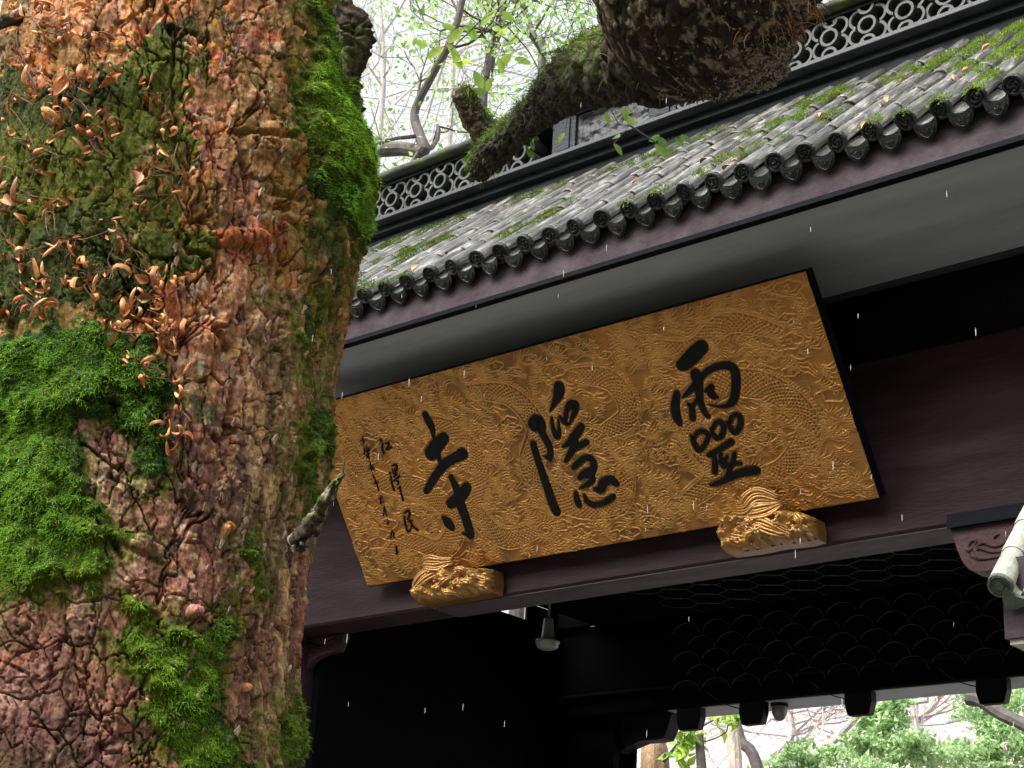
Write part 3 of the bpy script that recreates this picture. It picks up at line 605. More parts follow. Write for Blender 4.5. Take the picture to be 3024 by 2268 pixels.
    for q in INK:
        if len(q) < 2: continue
        for (a, b_, w) in q[::2]:
            rr = w+.016; i0, i1 = max(0, int((a-rr)/du)), min(nu, int((a+rr)/du)+2); j0, j1 = max(0, int((b_-rr)/dv)), min(nv, int((b_+rr)/dv)+2)
            if i1 <= i0 or j1 <= j0: continue
            d = np.hypot(UU[j0:j1, i0:i1]-a, VV[j0:j1, i0:i1]-b_); near[j0:j1, i0:i1] = np.maximum(near[j0:j1, i0:i1], 1-sstep(w+.004, rr, d))
    H *= 1-near
    gr = (fbm(UU*60, VV*60, 3, 4)-.5)*.35*(1-near)*(flat < .3)
    Hh = .0125*H+.007*gr
    ed = np.minimum(np.minimum(UU, BW-UU), np.minimum(VV, BH-VV)); Hh -= .006*(ed < .004)
    P = BL+UU[..., None]*EU+VV[..., None]*EV+Hh[..., None]*NB
    n1 = fbm(UU*1.3, VV*1.6, 4, 9); n2 = fbm(UU*9, VV*9, 3, 2)
    c = np.zeros(H.shape+(3,))+np.array([.41, .172, .030]); c = mix(c, (.23, .105, .020), sstep(.4, .62, n1)); c = mix(c, (.52, .235, .06), .6*sstep(.9, 1.0, UU/BW*.55+n1*.8)); c = mix(c, (.58, .25, .045), .5*sstep(.45, .7, n2)*(1-np.clip(flat*2, 0, 1))); c = mix(c, (.80, .42, .11), .85*np.clip(H, 0, 1))  # raised lines painted paler, imitating glints along their edges
    i = np.arange(nu*nv).reshape(nv, nu); Fc = np.stack([i[:-1, :-1], i[:-1, 1:], i[1:, 1:], i[1:, :-1]], -1).reshape(-1, 4)
    sp(obj('gold_relief_face', mesh('gold_relief_face', P.reshape(-1, 3), Fc, M['gold'], True, c.reshape(-1, 3))))
gold_face()

# carved gilt brackets that carry the board
def carved(name, outline, y, depth, seed, label, manes):
    P = np.array([XZ(px, py, y) for px, py in outline]); x0, z0 = P.min(0)-.0; x1, z1 = P.max(0)
    nx = 150; nz = int(nx*(z1-z0)/(x1-x0)); X, Z_ = np.meshgrid(np.linspace(x0, x1, nx), np.linspace(z0, z1, nz))
    sd = poly_sd(X, Z_, P); sz = z1-z0; ok = sd > -.004
    prof = depth*np.sqrt(np.clip(sd/(.22*sz), 0, 1)*(2-np.clip(sd/(.22*sz), 0, 1)))
    wx = X+.05*(fbm(X*9, Z_*9, 3, seed)-.5); wz = Z_+.05*(fbm(X*9+5, Z_*9, 3, seed+1)-.5)
    f1, f2, c = worley(wx*38, wz*38, seed); scal = sstep(.0, .35, f2-f1)
    fl = np.abs(np.sin((wx*1.2+wz*2.4)*46+6*fbm(X*7, Z_*7, 2, seed+3))); blob = fbm(X*13, Z_*15, 3, seed+7)
    wgt = sstep(.35, .6, fbm(X*5+seed, Z_*5, 2, seed+9))
    h = prof*(.55+.75*sstep(.25, .75, blob))+.016*(scal*wgt+fl*(1-wgt))*np.clip(sd/.01, 0, 1)
    V = np.stack([X, y-h, Z_], -1).reshape(-1, 3); i = np.arange(nx*nz).reshape(nz, nx)
    Fc = np.stack([i[:-1, :-1], i[:-1, 1:], i[1:, 1:], i[1:, :-1]], -1); keep = ok[:-1, :-1] & ok[1:, 1:] & ok[1:, :-1] & ok[:-1, 1:]; Fc = Fc[keep].reshape(-1, 4)
    col = np.zeros(V.shape)+np.array([.46, .24, .06]); t = fbm(X*25, Z_*25, 3, seed).reshape(-1); col = mix(col, (.22, .11, .03), sstep(.45, .65, t)); col = mix(col, (.8, .55, .22), .6*sstep(.6, .75, t))
    root = tag(empty(name, (float(P[:, 0].mean()), y, float(z0))), label, 'bracket')
    inv = Matrix.Translation(-Vector(root.location))
    o = obj('carved_body', mesh('carved_body', V, Fc, M['goldcarve'], True, col), root); o.matrix_parent_inverse = inv
    b = MB(); n = len(P); b.prism([tuple(p) for p in P], lambda p: (p[0], y+.0, p[1]), lambda p: (p[0], y+.12, p[1]))
    m = mesh('back_block', b.v, b.f, M['goldcarve'], False, np.full((len(b.v), 3), (.28, .15, .045))); o = obj('back_block', m, root); o.matrix_parent_inverse = inv
    for st in manes:
        b = MB()
        for k in range(st[1]):
            q = [np.array([*XZ(px, py, y)]) for px, py in st[0]]; q = smooth_path(q, 6); n_ = len(q); off = (k-st[1]/2)*st[2]
            pts = []
            for i_ in range(n_):
                t = i_/(n_-1); nn = q[min(i_+1, n_-1)]-q[max(i_-1, 0)]; nn = np.array([-nn[1], nn[0]])/(np.linalg.norm(nn)+1e-9)
                w = off*(.35+.9*math.sin(PI*t*.8+.3))+.004*math.sin(t*9+k); pts.append((q[i_][0]+nn[0]*w, y-depth*(.75+.5*math.sin(PI*t))-.01*(k % 2), q[i_][1]+nn[1]*w))
            b.tube(pts, list(np.interp(np.linspace(0, 1, n_), [0, .5, 1], [.009, .011, .003])), 5)
        m = mesh('mane', b.v, b.f, M['goldcarve'], True, np.full((len(b.v), 3), (.50, .27, .08))); o = obj('mane', m, root); o.matrix_parent_inverse = inv
    return root
carved('carved_bracket', [(2122, 1577), (2138, 1548), (2180, 1525), (2215, 1512), (2300, 1520), (2330, 1512), (2375, 1517), (2408, 1530), (2415, 1560), (2414, 1592), (2380, 1602), (2300, 1610), (2230, 1625), (2150, 1635), (2140, 1605)], 9.78, .13, 5,
       'larger gilt carved bracket under the right part of the plaque', [(([(2320, 1494), (2270, 1490), (2235, 1520), (2190, 1515)]), 7, .02), (([(2330, 1500), (2300, 1525), (2250, 1535), (2225, 1530)]), 6, .016), (([(2210, 1560), (2270, 1555), (2320, 1575), (2365, 1592)]), 5, .016), (([(2230, 1620), (2245, 1590), (2280, 1585)]), 3, .012), (([(2350, 1545), (2385, 1535), (2398, 1560), (2370, 1570)]), 3, .012)])
carved('carved_bracket', [(1234, 1765), (1240, 1738), (1262, 1718), (1268, 1690), (1290, 1672), (1330, 1668), (1370, 1672), (1400, 1680), (1420, 1682), (1458, 1682), (1460, 1720), (1456, 1750), (1400, 1762), (1340, 1772), (1245, 1787)], 9.84, .12, 12,
       'smaller gilt carved bracket under the left part of the plaque', [(([(1360, 1666), (1325, 1680), (1290, 1678), (1265, 1692)]), 6, .018), (([(1345, 1690), (1300, 1710), (1265, 1740), (1245, 1765)]), 5, .018), (([(1360, 1710), (1345, 1730), (1318, 1738)]), 3, .012), (([(1330, 1745), (1355, 1758), (1375, 1760)]), 3, .01), (([(1375, 1705), (1385, 1690), (1405, 1695), (1400, 1715)]), 3, .01)])

# ------------------------------------------------------------------ hanging lamp, floodlights, camera
def lathe(prof, n=28):
    V = []; Fc = []
    for r_, z in prof:
        for j in range(n): V.append((r_*math.cos(2*PI*j/n), r_*math.sin(2*PI*j/n), z))
    for k in range(len(prof)-1):
        for j in range(n): Fc.append((k*n+j, k*n+(j+1) % n, (k+1)*n+(j+1) % n, (k+1)*n+j))
    return V, Fc
Ltop = onY(1622, 1826, 11.6); Lbot = onY(1616, 1918, 11.6); hl = Ltop[2]-Lbot[2]; dl = Lbot[2]
lamp = tag(empty('pendant_lamp', tuple(Lbot)), 'grey bell shaped lamp hanging on a short rod under the beam', 'lamp')
s = hl/.9*.82
obj('lamp_housing', mesh('lamp_housing', *lathe([(.001, hl), (.155*s, hl), (.17*s, hl-.02), (.24*s, hl*.34), (.25*s, hl*.32)]), M['lamp'], True), lamp)
obj('lamp_rim', mesh('lamp_rim', *lathe([(.25*s, hl*.34), (.40*s, hl*.30), (.43*s, hl*.26), (.43*s, hl*.20), (.40*s, hl*.18)]), M['lamp'], True), lamp)
obj('lamp_lens', mesh('lamp_lens', *lathe([(.40*s, hl*.19), (.36*s, hl*.06), (.24*s, .0), (.001, 0)]), M['lampglass'], True), lamp)
b = MB(); b.tube([(0, 0, hl-.01), (.004, 0, hl+.3)], .013, 8); b.tube([(0, 0, hl+.3), (0, 0, 4.2-Lbot[2])], .008, 6); b.box(-.05, .05, -.05, .05, 4.16-Lbot[2], 4.2-Lbot[2]); b.build('rod', M['lamp'], lamp)
fl_labels = ['black floodlight under the far beam, leftmost, nearest the curved bracket', 'black floodlight beside the round camera under the far beam', 'black floodlight under the middle of the far beam above the bushes', 'black floodlight under the far beam nearest the corner roof tile']
for (px, py, w), lb in zip(((2042, 2118, 80), (2227, 2096, 80), (2541, 2072, 84), (2934, 2040, 92)), fl_labels):
    p = onY(px, py-22, 13.87); p[2] = 3.235; fl = tag(empty('floodlight', tuple(p)), lb, 'floodlight', 'floodlights under the far beam')
    d = float(-(p @ R)[2]); hw = w/2*d/F*1.05; hh = .165
    b = MB(); b.prism([(-hw, .02), (hw, .02), (hw*1.02, -hh*.5), (hw*.8, -hh*1.15), (-hw*.8, -hh*1.15), (-hw*1.02, -hh*.5)], lambda q: (q[0], -.05, q[1]), lambda q: (q[0], .04, q[1])); b.build('housing', M['blackmetal'], fl)
    b = MB(); b.box(-hw*.7, hw*.7, -.045, .035, -hh*1.17, -hh*1.155); b.build('lens', M['lampglass'] if False else M['black'], fl)
    b = MB(); b.tube(smooth_path([(-hw, -.02, -.03), (-hw-.1, -.05, .0), (-hw-.2, -.1, .05), (-hw-.24, -.25, .11)], 5), .006, 5); b.build('cable', M['blackmetal'], fl)
    b = MB(); b.box(-.03, .03, -.03, .03, .018, .032); b.build('mount', M['blackmetal'], fl)
p = onY(2302, 2098, 14.0); dc = tag(empty('dome_camera', tuple(p)), 'round surveillance camera hanging under the far beam beside a floodlight', 'camera')
obj('dome', mesh('dome', *lathe([(.075, .04), (.078, 0), (.07, -.04), (.045, -.085), (.02, -.1), (.001, -.102)]), M['lamp'], True), dc)
b = MB(); b.tube([(0, 0, .035), (0, 0, 3.256-p[2])], .085, 16); b.build('camera_base', M['blackmetal'], dc)

# ------------------------------------------------------------------ corner of a near roof at the right edge
def corner_roof():
    d = 9.0; c = onD(2954, 1728, d); root = tag(empty('corner_roof', tuple(c)), 'pale lichen covered roof tile corner with grey block below at the right edge', 'roof corner')
    ax = onD(3072, 1470, d+.75)-c; ax /= np.linalg.norm(ax); w = R @ np.array([1., -.42, .1]); w -= ax*ax.dot(w); w /= np.linalg.norm(w); u = np.cross(ax, w)
    u = u if u[2] > 0 else -u
    for k in range(3):
        b = MB(); n = 14; off = w*.185*k+ax*.03*k
        for sgm in range(3):
            s0 = sgm*.30; ks = ((s0, .068), (s0+.015, .071), (s0+.30, .063))
            V = [off+ax*s_+(.98*r_)*(math.cos(t)*w+math.sin(t)*u) for s_, r_ in ks for t in np.linspace(0, 2*PI, n, endpoint=False)]
            b.add(V, [(i*n+j, i*n+(j+1) % n, (i+1)*n+(j+1) % n, (i+1)*n+j) for i in range(2) for j in range(n)])
        b.build('roll_tile', M['palewall'], root, True)
        b = MB(); prof = [(0, -.016), (.02, -.018), (.026, -.009), (.038, -.009), (.044, -.016), (.05, -.009), (.057, -.018), (.069, -.014), (.071, .01)]
        V = [off+ax*(h-.0)+r_*(1+.03*math.sin(3*t))*(math.cos(t)*w+math.sin(t)*u) for r_, h in prof for t in np.linspace(0, 2*PI, 22, endpoint=False)]
        b.add(V, [(i*22+j, i*22+(j+1) % 22, (i+1)*22+(j+1) % 22, (i+1)*22+j) for i in range(len(prof)-1) for j in range(22)]); b.build('tile_disc', M['paleend'], root)
        out = [(-.07, .0), (-.065, -.05), (-.04, -.09), (0, -.125), (.04, -.09), (.065, -.05), (.07, 0), (0, -.02)]
        b = MB(); o2 = off+w*.093-ax*.01; b.prism(out, lambda p: o2+w*p[0]+u*p[1]-ax*.012+u*.02, lambda p: o2+w*p[0]+u*p[1]+ax*.01+u*.02); b.build('drip_tile', M['paleend'], root)
        b = MB(); V = [o2+w*t+ax*s_-u*(.02-.05*(t/.09)**2) for s_ in (0, .9) for t in np.linspace(-.09, .09, 7)]
        b.add(V, [(j, j+1, j+8, j+7) for j in range(6)]); b.build('pan_tile', M['palewall'], root, True)
    q = onD(2961, 1757, d+.1)-c; zz = np.array([0, 0, 1.]); h = .24; X_ = np.array([1., 0, 0]); Y_ = np.array([0, 1., 0])
    b = MB(); P = [q+X_*a*.8+Y_*bb*.6+zz*cc for a in (0, 1) for bb in (0, 1) for cc in (-h, .2)]
    b.add(P, [(0, 1, 3, 2), (4, 6, 7, 5), (0, 4, 5, 1), (2, 3, 7, 6), (0, 2, 6, 4), (1, 5, 7, 3)]); b.build('wall_block', M['fascia'], root)
    b = MB(); P = [q+X_*a*.8+Y_*bb*.6+zz*(-h+cc)+X_*.02 for a in (0, 1) for bb in (0.03, 1) for cc in (-.03, -.002)]
    b.add(P, [(0, 1, 3, 2), (4, 6, 7, 5), (0, 4, 5, 1), (2, 3, 7, 6), (0, 2, 6, 4), (1, 5, 7, 3)]); b.build('block_base', M['palewall'], root)
corner_roof()

# ------------------------------------------------------------------ strands (moss) helper
def strands(name, P, D, Ln, Wd, Cc, mat, parent=None, droop=.6, seg=3):
    """P roots, D directions, Ln lengths, Wd widths, Cc colours: curved tapering blades, joined"""
    n = len(P); side = np.cross(D, rng.normal(size=(n, 3))); side /= np.linalg.norm(side, axis=1)[:, None]+1e-9
    V = np.zeros((n, (seg+1)*2, 3), np.float32); p = P.copy(); d = D.copy()
    for k in range(seg+1):
        w = Wd*(1-.8*k/seg); V[:, 2*k] = p-side*w[:, None]*.5; V[:, 2*k+1] = p+side*w[:, None]*.5
        p = p+d*(Ln/seg)[:, None]; d = d+np.array([0, 0, -droop/seg])+rng.normal(size=(n, 3))*.18; d /= np.linalg.norm(d, axis=1)[:, None]
    base = (np.arange(n)*(seg+1)*2)[:, None]; Fc = np.concatenate([base+np.array([[2*k, 2*k+1, 2*k+3, 2*k+2]]) for k in range(seg)], 0)
    c = np.repeat(Cc, (seg+1)*2, 0)
    return obj(name, mesh(name, V.reshape(-1, 3), Fc, mat, True, c), parent)

# ------------------------------------------------------------------ the big foreground tree
tree = tag(empty('old_tree', (-4.3, 3.9, -1.6)), 'huge old trunk with flaking bark and thick green moss in the left foreground', 'tree')
def tparent(o): o.parent = tree; o.matrix_parent_inverse = Matrix.Translation(-Vector(tree.location)); return o
RE = np.array([(-600, 1010), (-200, 1040), (0, 1044), (60, 1052), (110, 1072), (180, 1060), (250, 1066), (330, 1080), (450, 1092), (540, 1104), (590, 1092), (700, 1076), (820, 1058), (900, 1040), (1000, 1006), (1100, 990), (1250, 983), (1380, 966), (1460, 950), (1600, 916), (1700, 902), (1800, 896), (1900, 888), (2000, 886), (2268, 888), (2600, 900), (3400, 960), (9000, 1500)], float)
LE = np.array([(-600, 60), (0, 34), (100, 30), (250, 24), (400, 0), (600, -40), (900, -90), (1300, -150), (1800, -200), (2268, -250), (3400, -420), (9000, -1600)], float)
TY = 3.95
def trunk_axis(py):                                    # straight leaning axis; the outline's bumps are added on the right flank only
    return 535-.095*py, 500+.029*min(max(py, -600), 3400)
def right_bump(py): c, h = 535-.095*py, 500+.029*np.clip(py, -600, 3400); return np.interp(py, RE[:, 0], RE[:, 1])-c-h
MOSS = [  # photo outlines of the moss cushions: (polygon, height, brightness)
 ([(905, 0), (1020, 0), (1042, 60), (1048, 160), (1075, 330), (1120, 540), (1115, 700), (1070, 780), (1040, 720), (990, 650), (930, 575), (900, 520), (905, 430), (872, 330), (860, 240), (900, 160), (920, 80)], 1.0),
 ([(-150, 1000), (60, 985), (180, 935), (320, 940), (420, 985), (480, 1060), (505, 1130), (520, 1240), (505, 1330), (470, 1400), (430, 1455), (390, 1400), (385, 1300), (350, 1270), (330, 1215), (245, 1240), (225, 1290), (240, 1360), (290, 1420), (300, 1500), (370, 1560), (420, 1610), (340, 1620), (325, 1700), (300, 1760), (150, 1740), (60, 1780), (-150, 1800)], 1.0),
 ([(350, 1745), (420, 1760), (460, 1830), (560, 1860), (690, 1800), (695, 1870), (665, 1940), (640, 1960), (655, 2060), (665, 2150), (700, 2190), (722, 2268), (735, 2330), (520, 2330), (500, 2240), (430, 2180), (405, 2120), (440, 2060), (400, 2000), (330, 1960), (345, 1860)], .95),
 ([(735, 1570), (765, 1640), (790, 1760), (770, 1780), (700, 1690), (690, 1630)], .6),
 ([(930, 1180), (985, 1200), (975, 1350), (945, 1440), (910, 1570), (890, 1540), (880, 1400), (860, 1300), (900, 1220)], .7),
 ([(890, 880), (935, 900), (930, 1100), (900, 1160), (880, 1000)], .6),
 ([(860, 2080), (895, 2050), (900, 2330), (850, 2330), (790, 2200), (800, 2130)], .75),
 ([(950, 600), (1060, 640), (1050, 820), (980, 840), (930, 720)], .4),
 ([(-150, 180), (60, 180), (110, 260), (330, 200), (470, 60), (560, 30), (590, 120), (560, 330), (590, 470), (520, 560), (600, 700), (540, 800), (430, 900), (330, 930), (150, 930), (0, 985), (-150, 990)], .5),
 ([(440, 700), (560, 640), (640, 700), (600, 780), (470, 810)], .5), ([(770, 80), (800, 90), (790, 240), (760, 160)], .3), ([(560, 0), (640, 0), (630, 180), (580, 160)], .3),
 ([(590, 1060), (620, 1120), (610, 1220), (560, 1260), (545, 1140)], .4), ([(640, 830), (700, 860), (690, 920), (640, 900)], .3)]
TK = {}
def trunk():
    a0, a1 = rad(-100), rad(100); ths = np.concatenate([np.linspace(a0, a1, 570), np.linspace(a1, a0+2*PI, 16)[1:-1]])
    pys = np.concatenate([[-2600, -1800, -1200, -800, -500, -300, -160], np.linspace(-90, 2680, 890), [2760, 2900, 3200, 3800, 4600, 6000]])
    C = []; Rr = []
    for py in pys:
        c, h = trunk_axis(py); yv = min(max(py, -600), 3400)
        if py < -600: c0, h0 = trunk_axis(-600); p = onY(c0, -600, TY)+np.array([.02, 0, 1])*(-600-py)*.0014
        elif py > 3400: p = onY(*[trunk_axis(3400)[0], 3400], TY)+np.array([0, 0, -1])*(py-3400)*.0013
        else: p = onY(c, py, TY)
        d = -(p @ R)[2]; C.append(p); Rr.append(h*d/F)
    C = np.array(C); Rr = np.array(Rr)
    ax = np.gradient(C, axis=0); ax /= np.linalg.norm(ax, axis=1)[:, None]; view = -C/np.linalg.norm(C, axis=1)[:, None]
    e1 = np.cross(ax, view); e1 /= np.linalg.norm(e1, axis=1)[:, None]; rt = R[:, 0]; sg = np.sign(e1 @ rt); e1 *= sg[:, None]
    e2 = np.cross(e1, ax); e2 *= np.sign(np.sum(e2*view, 1))[:, None]
    al = np.concatenate([[0], np.cumsum(np.linalg.norm(np.diff(C, axis=0), axis=1))])
    TH, AL_ = np.meshgrid(ths, al); RR = Rr[:, None]+0*TH; S = TH*.62; 
    Nn = np.sin(TH)[..., None]*e1[:, None]+np.cos(TH)[..., None]*e2[:, None]
    bump = np.array([right_bump(min(p_, 3400))*(-(c_ @ R)[2])/F for p_, c_ in zip(pys, C)])
    RR = RR+bump[:, None]*np.clip(np.sin(TH), 0, 1)**2-.012; P0 = C[:, None]+Nn*RR[..., None]; PX, PY = project(P0)
    # bark relief in metres on the unrolled surface (s, v)
    s, v = S, AL_; w1 = fbm(s*5, v*4, 4, 1)-.5; w2 = fbm(s*5+9, v*4+3, 4, 2)-.5
    sw, vw = s+.09*w1, v+.12*w2
    right = sstep(620, 830, PX+80*w1)*sstep(500, 1300, PY)
    A1, A2, cA = worley(sw/.085, vw/.15, 3); B1, B2, cB = worley(sw/.05, vw/.34, 7); fine1, fine2, cF = worley((s+.02*w2)/.024, (v+.02*w1)/.03, 5)
    plate = sstep(.015, .11, A2-A1)*(1-right)+sstep(.01, .2, B2-B1)*right; cell = cA*(1-right)+cB*right
    flake = fbm(s*16+cell*9, v*13, 4, 11); ter = np.floor(flake*8)/8+sstep(.55, 1, (flake*8) % 1)/8
    rid = 1-np.abs(2*fbm(s*30+2*w2, v*7, 3, 13)-1)
    gate_ = sstep(.42, .6, fbm(s*3.1, v*2.3, 3, 19))
    LL = sstep(1700, 1800, PY+60*w1)*(1-sstep(330, 560, PX+80*w2)); crk = sstep(0, .055, fine2-fine1); big = sstep(0, .05, A2-A1)
    wq = .035*(fbm(s*24, v*20, 4, 77)-.5); E1, E2, cE = worley((sw*.7+s*.3+wq)/.070, (vw*.7+v*.3+wq*2)/.30, 83); G1, G2, cG = worley((s+wq*1.6)/.027, (v+wq*2.4)/.085, 85)
    kE = sstep(.0, .05, E2-E1); G1b, G2b, cH = worley((s+wq*2)/.017, (v+wq*2)/.028, 88); k1 = sstep(0, .012, np.abs(fbm(s*6+1.6*w2, v*1.3, 5, 71)-.5)); k2 = sstep(0, .010, np.abs(fbm(s*4.5, v*6, 5, 73)-.5))
    fa = fbm(s*12, v*3.6, 6, 11)*8; ter = (np.floor(fa)+sstep(.86, 1, fa % 1))/8; ter2 = cG; fc = fbm(s*30+cE*2, v*9, 5, 18)*7; ter3 = (np.floor(fc)+sstep(.82, 1, fc % 1))/7
    soft = .35+.65*sstep(.36, .5, fbm(s*4, v*2.5, 3, 87))
    hgt = .050*(k1-1)*(1-.6*LL)+.020*(k2-1)+.036*(kE-1)*soft+.020*(cE-.5)+.008*(cG-.5)+.0035*(cH-.5)+.050*(ter-.5)+.030*(ter3-.5)+LL*(.024*(big-1)+.008*(cell-.5))+.020*right*(rid-.6)+.006*fbm(s*90, v*50, 3, 23)+.05*(fbm(s*2.2, v*1.4, 3, 29)-.5)
    for (x, y, rx, ry, h) in ((440, 225, 45, 30, .03), (570, 1812, 28, 26, .06), (672, 1562, 14, 24, .03), (730, 2032, 12, 18, .03), (620, 990, 60, 55, .04), (755, 960, 35, 45, .04), (440, 2060, 20, 45, .025), (505, 2035, 16, 24, .03), (700, 700, 110, 30, .03), (820, 420, 90, 60, .03), (620, 550, 70, 100, .025)):
        q = ((PX-x)/rx)**2+((PY-y)/ry)**2; hgt += h*np.clip(1-q, 0, 1)**.6
    for (x0_, y0_, x1_, y1_, w_, h) in ((590, 930, 680, 1030, 12, -.04), (700, 395, 860, 405, 9, -.035), (400, 110, 480, 30, 9, -.03), (715, 410, 735, 560, 10, -.035), (790, 560, 890, 590, 9, -.03), (330, 1590, 360, 1640, 10, -.04), (395, 1440, 410, 1560, 8, -.03), (300, 1890, 320, 2060, 7, -.02), (775, 1740, 785, 1850, 9, -.04), (340, 1600, 480, 1665, 9, -.02)):
        ex, ey = x1_-x0_, y1_-y0_; t = np.clip(((PX-x0_)*ex+(PY-y0_)*ey)/(ex*ex+ey*ey), 0, 1); dd = np.hypot(PX-x0_-t*ex+26*w1, PY-y0_-t*ey+26*w2); hgt += h*np.exp(-(dd/w_)**2)
    for pl, w_, h in (([(520, 40), (514, 250), (526, 450), (560, 570)], 6, .035), ([(592, 480), (584, 640), (604, 770), (642, 920)], 6, .04), ([(700, 400), (728, 500), (755, 620), (812, 720)], 8, .045), ([(826, 10), (850, 180), (882, 320), (900, 430)], 7, .035), ([(655, 0), (668, 150), (700, 290), (700, 400)], 5, .03),
        ([(640, 560), (648, 690), (625, 830)], 6, .035), ([(835, 690), (850, 850), (812, 1010), (800, 1160)], 7, .045), ([(700, 1120), (672, 1300), (690, 1450), (660, 1640)], 6, .035), ([(770, 1300), (800, 1500), (810, 1700), (840, 1900), (850, 2150)], 8, .045), ([(720, 1740), (752, 1930), (760, 2100), (800, 2290)], 6, .035),
        ([(860, 1500), (868, 1700), (880, 1900)], 7, .04), ([(0, 1950), (120, 2010), (220, 1960), (300, 2060)], 5, .025), ([(150, 1830), (210, 1930), (280, 2080), (330, 2180)], 5, .025), ([(930, 560), (920, 700), (950, 820), (930, 1000)], 7, .03)):
        dd = np.full(s.shape, 1e9); ju = 34*(fbm(s*26, v*18, 3, 97)-.5)
        for (x0_, y0_), (x1_, y1_) in zip(pl[:-1], pl[1:]):
            ex, ey = x1_-x0_, y1_-y0_; t = np.clip(((PX-x0_)*ex+(PY-y0_)*ey)/(ex*ex+ey*ey), 0, 1); dd = np.minimum(dd, np.hypot(PX-x0_-t*ex+ju+20*w1, PY-y0_-t*ey))
        hgt -= h*np.exp(-(dd/w_)**2)*(.35+.65*sstep(.38, .52, fbm(s*9, v*5, 3, 98)))
    mo = np.zeros(s.shape); mh = np.zeros(s.shape); me = np.zeros(s.shape); ns = 55*(fbm(s*22, v*22, 3, 41)-.5)*2
    for poly, st in MOSS:
        sd = poly_sd(PX, PY, poly)+ns*(1 if st > .5 else 1.8); mo = np.maximum(mo, st*sstep(-6, 22, sd)); mh = np.maximum(mh, (st > .5)*sstep(0, 60, sd)); me = np.maximum(me, (st > .5)*sstep(-95, 5, sd+60*(fbm(s*9, v*7, 3, 43)-.5)))
    lump = fbm(s*14, v*12, 3, 51); hgt = hgt*(1-.55*mh)+mh*(.012+.045*sstep(.3, .75, lump))
    P = P0+Nn*hgt[..., None]
    # colours of bark, lichen and moss; low flakes darker, raised ones lighter
    n1 = fbm(s*3.5, v*2.6, 4, 61); n2 = fbm(s*14, v*12, 4, 62); n3 = fbm(s*45, v*40, 3, 63)
    c = np.zeros(s.shape+(3,))+np.array([.56, .27, .11])
    c = mix(c, (.33, .155, .075), sstep(.50, .36, ter)); c = mix(c, (.72, .38, .18), .8*sstep(.52, .66, ter)); c = mix(c, (.70, .36, .22), .6*(cE > .7)); c = mix(c, (.28, .15, .09), .6*(cE < .25))
    low = sstep(860, 1350, PY+160*w1*2); c = mix(c, (.30, .170, .140), low*.8); c = mix(c, (.52, .34, .29), low*.6*sstep(.52, .62, ter)); c = mix(c, (.15, .095, .085), low*.7*(ter2 < .28)); c = mix(c, (.80, .46, .26), (1-low)*.55*(cH > .72)); c = mix(c, (.20, .11, .07), .5*(cH < .2)); c = mix(c, (.17, .095, .085), sstep(1720, 1800, PY)*(1-sstep(330, 520, PX))*.9)
    c = mix(c, (.85, .46, .22), .85*sstep(.44, .58, n2)*(1-low)); c = mix(c, (.22, .12, .07), .8*sstep(.40, .30, n2)*(1-low)); c = mix(c, (.62, .38, .24), .6*(cF > .6)*(1-low)); c = mix(c, (.16, .10, .09), .6*(cF < .25)); c = mix(c, (.36, .20, .15), .6*sstep(.5, .7, n1)); c = mix(c, (.50, .36, .32), .7*sstep(.50, .62, n2)*low*sstep(1900, 1700, PY+1.2*(PX-300)))
    c = mix(c, (.07, .045, .035), .7*sstep(.56, .68, fbm(s*9+4, v*7, 4, 66))); c = mix(c, (.74, .62, .46), .7*sstep(.62, .70, fbm(s*30, v*28, 4, 67))*(1-.8*sstep(1750, 1850, PY))); c = mix(c, (.42, .13, .07), .7*sstep(.66, .72, fbm(s*7+2, v*6, 3, 68))*(1-low))
    c = mix(c, (.60, .48, .28), .8*right*sstep(.45, .58, fbm(s*30, v*8, 3, 69))); c = mix(c, (.10, .08, .06), .7*right*sstep(.5, .62, fbm(s*28+5, v*6, 3, 70)))
    for (x, y, rx, ry, cc) in ((445, 222, 34, 18, (.85, .75, .58)), (672, 1562, 14, 22, (.75, .48, .22)), (570, 1812, 28, 26, (.50, .30, .26)), (440, 2060, 12, 45, (.8, .75, .62)), (730, 2035, 12, 16, (.7, .4, .25)), (505, 2035, 16, 24, (.5, .33, .3)), (600, 1090, 12, 25, (.85, .8, .66)), (880, 490, 24, 34, (.5, .15, .07)), (575, 720, 20, 20, (.5, .42, .2))):
        q = ((PX-x+30*w1)/rx)**2+((PY-y+30*w2)/ry)**2; c = mix(c, cc, .9*sstep(1.3, .7, q))
    olive = sstep(.44, .6, fbm(s*8, v*7, 4, 75))*(.35+.45*sstep(860, 960, PX)+.3*(1-low)); c = mix(c, (.11, .135, .022), np.clip(olive, 0, 1)*.7*(1-.6*low))
    mc = mix(np.zeros(s.shape+(3,))+np.array([.022, .055, .008]), (.085, .12, .014), sstep(.4, .65, n1)); c = mix(c, mc, np.clip(mo*1.9, 0, 1)*sstep(.30, .5, mo*.6+.5*n2))
    c = mix(c, (.10, .15, .02), .75*me*(1-np.clip(mo, 0, 1))*sstep(.42, .56, fbm(s*20, v*18, 4, 44)))
    c *= (.75+.5*n3)[..., None]; lum = c.mean(-1, keepdims=True); c = np.clip((lum+(c-lum)*1.25)*np.array([.97, .86, .80])*(.92+.0*lum), .004, 1)
    ny, nt = s.shape; i = np.arange(ny*nt).reshape(ny, nt); j = np.roll(i, -1, 1)
    Fc = np.stack([i[:-1], i[1:], j[1:], j[:-1]], -1).reshape(-1, 4)
    if np.cross(P[500, 301]-P[500, 300], P[501, 300]-P[500, 300]).dot(Nn[500, 300]) > 0: Fc = Fc[:, ::-1]
